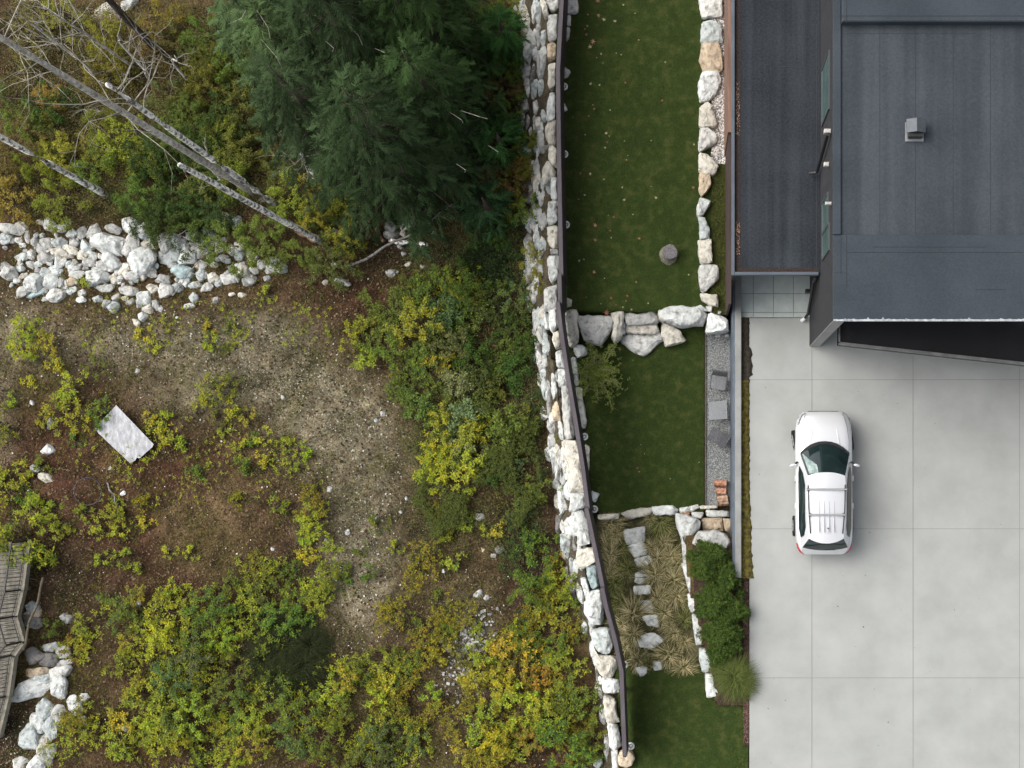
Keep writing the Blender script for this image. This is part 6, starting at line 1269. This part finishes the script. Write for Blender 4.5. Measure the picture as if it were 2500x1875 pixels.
for sx in (-1, 1):
    yb = [yw1, .2, -.5, -1.2, zy(1330, 1.1)]; 
    bot = []; topl = []
    for i in range(11):
        u = i / 10; y_b = yw1 + (zy(1425, 1.1) - yw1) * u; y_t = yr1 + (ytc - yr1) * u; wt = np.interp(u, [0, .3, .7, 1], [.60, .635, .62, .56])
        zt = 1.60 + .055 * math.sin(math.pi * min(1, u * .8 + .12)) - .06 * u * u - .055 * (wt / .6) ** 2; wb_ = np.interp(u, [0, .15, .8, 1], [.80, .885, .87, .74])
        bot.append((sx * wb_, y_b, np.interp(u, [0, 1], [1.0, 1.12]))); topl.append((sx * wt, y_t, zt))
    surf('side_pillar', lerp_rows(bot, topl, 4, .02), paint)
    gi = [(tuple(np.array(p) * .985 + 0), tuple(q_)) for p, q_ in zip(bot, topl)]
    g0 = []; g1 = []
    for i in range(1, 10):
        p, q_ = np.array(bot[i]), np.array(topl[i]); e_ = 1.0 if i not in (1, 9) else .6
        n_ = np.array([sx * .012, 0, .008]); g0.append(tuple(p + (q_ - p) * .12 + n_ * 1.4 + np.array([0, 0, .01]))); g1.append(tuple(p + (q_ - p) * (.12 + .68 * e_) + n_ * 1.4 + np.array([0, 0, .012])))
    surf('side_window', lerp_rows(g0, g1, 4, .02), M_cg)
    # roof rail and its feet, door mirror, lamps
    pts = []
    for i in range(9):
        u = i / 8; wr = np.interp(u, [0, .5, 1], [.60, .58, .52]); y_ = zy(860, 1.66) + (zy(1300, 1.62) - zy(860, 1.66)) * u; pts.append((sx * wr, y_, 1.655 - .055 * (wr / .6) ** 2 + .05 * math.sin(math.pi * u) ** .5 - .05 * u * u * 1.1))
    MB().tube(pts, .018, 6).build('roof_rail', M_trim, car, smooth=True)
    mr = MB(); mr.tube([(sx * .87, zy(655, 1.0), .98), (sx * .97, zy(672, 1.0), 1.0)], .03, 6); mr.build('mirror_arm', M_trim, car)
    V = []; n = 10
    for i in range(6):
        u = i / 5; r_ = .075 * math.sin(math.pi * (.12 + .80 * u)) ** .6
        for j in range(n): a = j * 6.283 / n; V.append((sx * (.945 + .20 * u), zy(672, 1.0) - .035 * u + r_ * .75 * math.cos(a) - .03, 1.03 + r_ * .9 * math.sin(a)))
    F = [(i * n + j, i * n + (j + 1) % n, (i + 1) * n + (j + 1) % n, (i + 1) * n + j) for i in range(5) for j in range(n)] + [tuple(range(n)), tuple(5 * n + j for j in range(n))]
    obj('door_mirror', mesh_np('door_mirror', V, F, paint, True), car)
    hl = [[(sx * x, y, z) for x, y, z in r_] for r_ in [[(.60, 2.325, .735), (.72, 2.24, .80), (.80, 2.10, .845), (.845, 1.93, .865)], [(.66, 2.335, .68), (.785, 2.25, .72), (.865, 2.11, .765), (.90, 1.92, .80)]]]
    surf('headlight', hl, mat('lamp_glass', (.20, .21, .22), (.5, .5, .52), 6, .1, spec=.8))
    tl = [[(sx * x, y, z) for x, y, z in r_] for r_ in [[(.66, -2.345, .90), (.76, -2.255, .95), (.84, -2.13, .985), (.885, -1.98, 1.0)], [(.66, -2.365, .86), (.80, -2.27, .90), (.885, -2.14, .94), (.925, -1.96, .97)]]]
    surf('taillight', tl, mat('lamp_red', (.42, .02, .03), rough=.15, spec=.7))
    for yy, st_ in ((1.42, R(-9)), (-1.42, 0)):
        wh = empty('wheel', (sx * .865, yy, .345)); wh.parent = car; wh.rotation_euler = (0, 0, st_ * -1)
        V = []; n = 28; pf = [(-.11, .20), (-.115, .33), (-.09, .345), (.09, .345), (.115, .33), (.11, .20)]
        for a in range(n): V += [(x, r_ * math.cos(a * 6.283 / n), r_ * math.sin(a * 6.283 / n)) for x, r_ in pf]
        F = [(a * 6 + j, a * 6 + (j + 1) % 6, ((a + 1) % n) * 6 + (j + 1) % 6, ((a + 1) % n) * 6 + j) for a in range(n) for j in range(6)]
        obj('tyre', mesh_np('tyre', V, F, mat('rubber', (.012, .012, .013), rough=.8), True), wh)
        rm = MB()
        for q_ in range(5): a = q_ * 1.2566; rm.tube([(sx * .10, 0, 0), (sx * .10, .2 * math.cos(a), .2 * math.sin(a))], .028, 6)
        rm.build('rim', mat('alloy', (.5, .5, .52), rough=.3, metal=.8), wh)
    # door shut lines and handles
    MB().box(sx * .935 - .012, sx * .935 + .012, .02, .035, .4, .93).build('door_gap', M_trim, car)
    for yy in (.15, -.75): MB().box(min(sx * .935, sx * .965), max(sx * .935, sx * .965), yy - .09, yy + .09, .84, .87).build('door_handle', paint, car)
for Y_, z in ((902, 1.70), (1132, 1.685)):
    y_ = zy(Y_, z); wv = .655 if Y_ < 1000 else .60
    MB().box(-wv, wv, y_ - .03, y_ + .03, z - .012, z + .014, .008).build('crossbar', mat('bar_metal', (.35, .36, .36), rough=.4, metal=.5), car)
    for sx in (-1, 1): MB().box(sx * (wv - .05) - .035, sx * (wv - .05) + .035, y_ - .05, y_ + .05, z - .09, z - .013).build('bar_foot', M_trim, car)
rb_ = MB()
for x in (-.24, -.08, .08, .24): rb_.box(x - .004, x + .004, zy(1290, 1.65), zy(1010, 1.65), 1.60, 1.648 - .055 * (x / .6) ** 2 + .004)
rb_.build('roof_crease', mat('crease', (.38, .39, .40), rough=.4, metal=.3), car)
MB().tube([(.04, zy(1252, 1.62), 1.60), (.05, zy(1252, 1.66) - .01, 1.66)], .02, 8).tube([(.05, zy(1256, 1.66), 1.655), (.05, zy(1305, 1.7), 1.74)], .004, 4).build('antenna', M_trim, car)
MB().tube([(-.62, yw1 + .12, 1.075), (-.1, yw0 - .01, 1.10)], .009, 5).tube([(.05, yw0 + .0, 1.10), (.66, yw1 + .12, 1.075)], .009, 5).build('wiper', M_trim, car)
MB().tube([(-.02, zy(1449, 1.16), 1.20), (.32, zy(1447, 1.16), 1.22)], .008, 5).build('rear_wiper', M_trim, car)
MB().box(-.5, .5, 2.34, 2.375, .42, .58, .01).build('grille', M_trim, car)
for sx in (-1, 1):
    MB().tube([(sx * .79, 1.02, 1.05), (sx * .80, 1.4, 1.0), (sx * .74, 1.85, .945), (sx * .66, 2.15, .87), (sx * .60, 2.29, .79)], .007, 5).build('bonnet_gap', M_trim, car)
X = rng.uniform(2.7, 11.5, 70); Y = rng.uniform(-9, 4, 70)
chips('driveway_specks', X, Y, np.full(70, -.004), .012, .04, mat('speck', (.05, .045, .04), (.20, .17, .13), 3, .9, island=True), 'small dark leaf specks on the concrete')
# thin sheet over the windscreen, its reflection painted in as pale patches
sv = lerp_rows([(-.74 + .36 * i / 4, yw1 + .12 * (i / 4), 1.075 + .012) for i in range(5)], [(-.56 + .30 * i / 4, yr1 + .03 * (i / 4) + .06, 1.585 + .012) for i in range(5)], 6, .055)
o = surf('screen_reflection', sv, mat('painted_reflection', (.10, .15, .14), (.55, .62, .60), 2.2, .15, spec=.8, ramp=(.38, .62), c3=(.25, .33, .31)))
o.name = 'reflection_sheet'
for sx in (-1, 1): MB().tube([(sx * .30, 2.2, .835), (sx * .42, 1.6, 1.0), (sx * .55, 1.0, 1.055)], [.006, .008, .006], 5).build('bonnet_crease', paint, car, smooth=True)
print('shrubs', NSH, 'objects', len(bpy.data.objects))
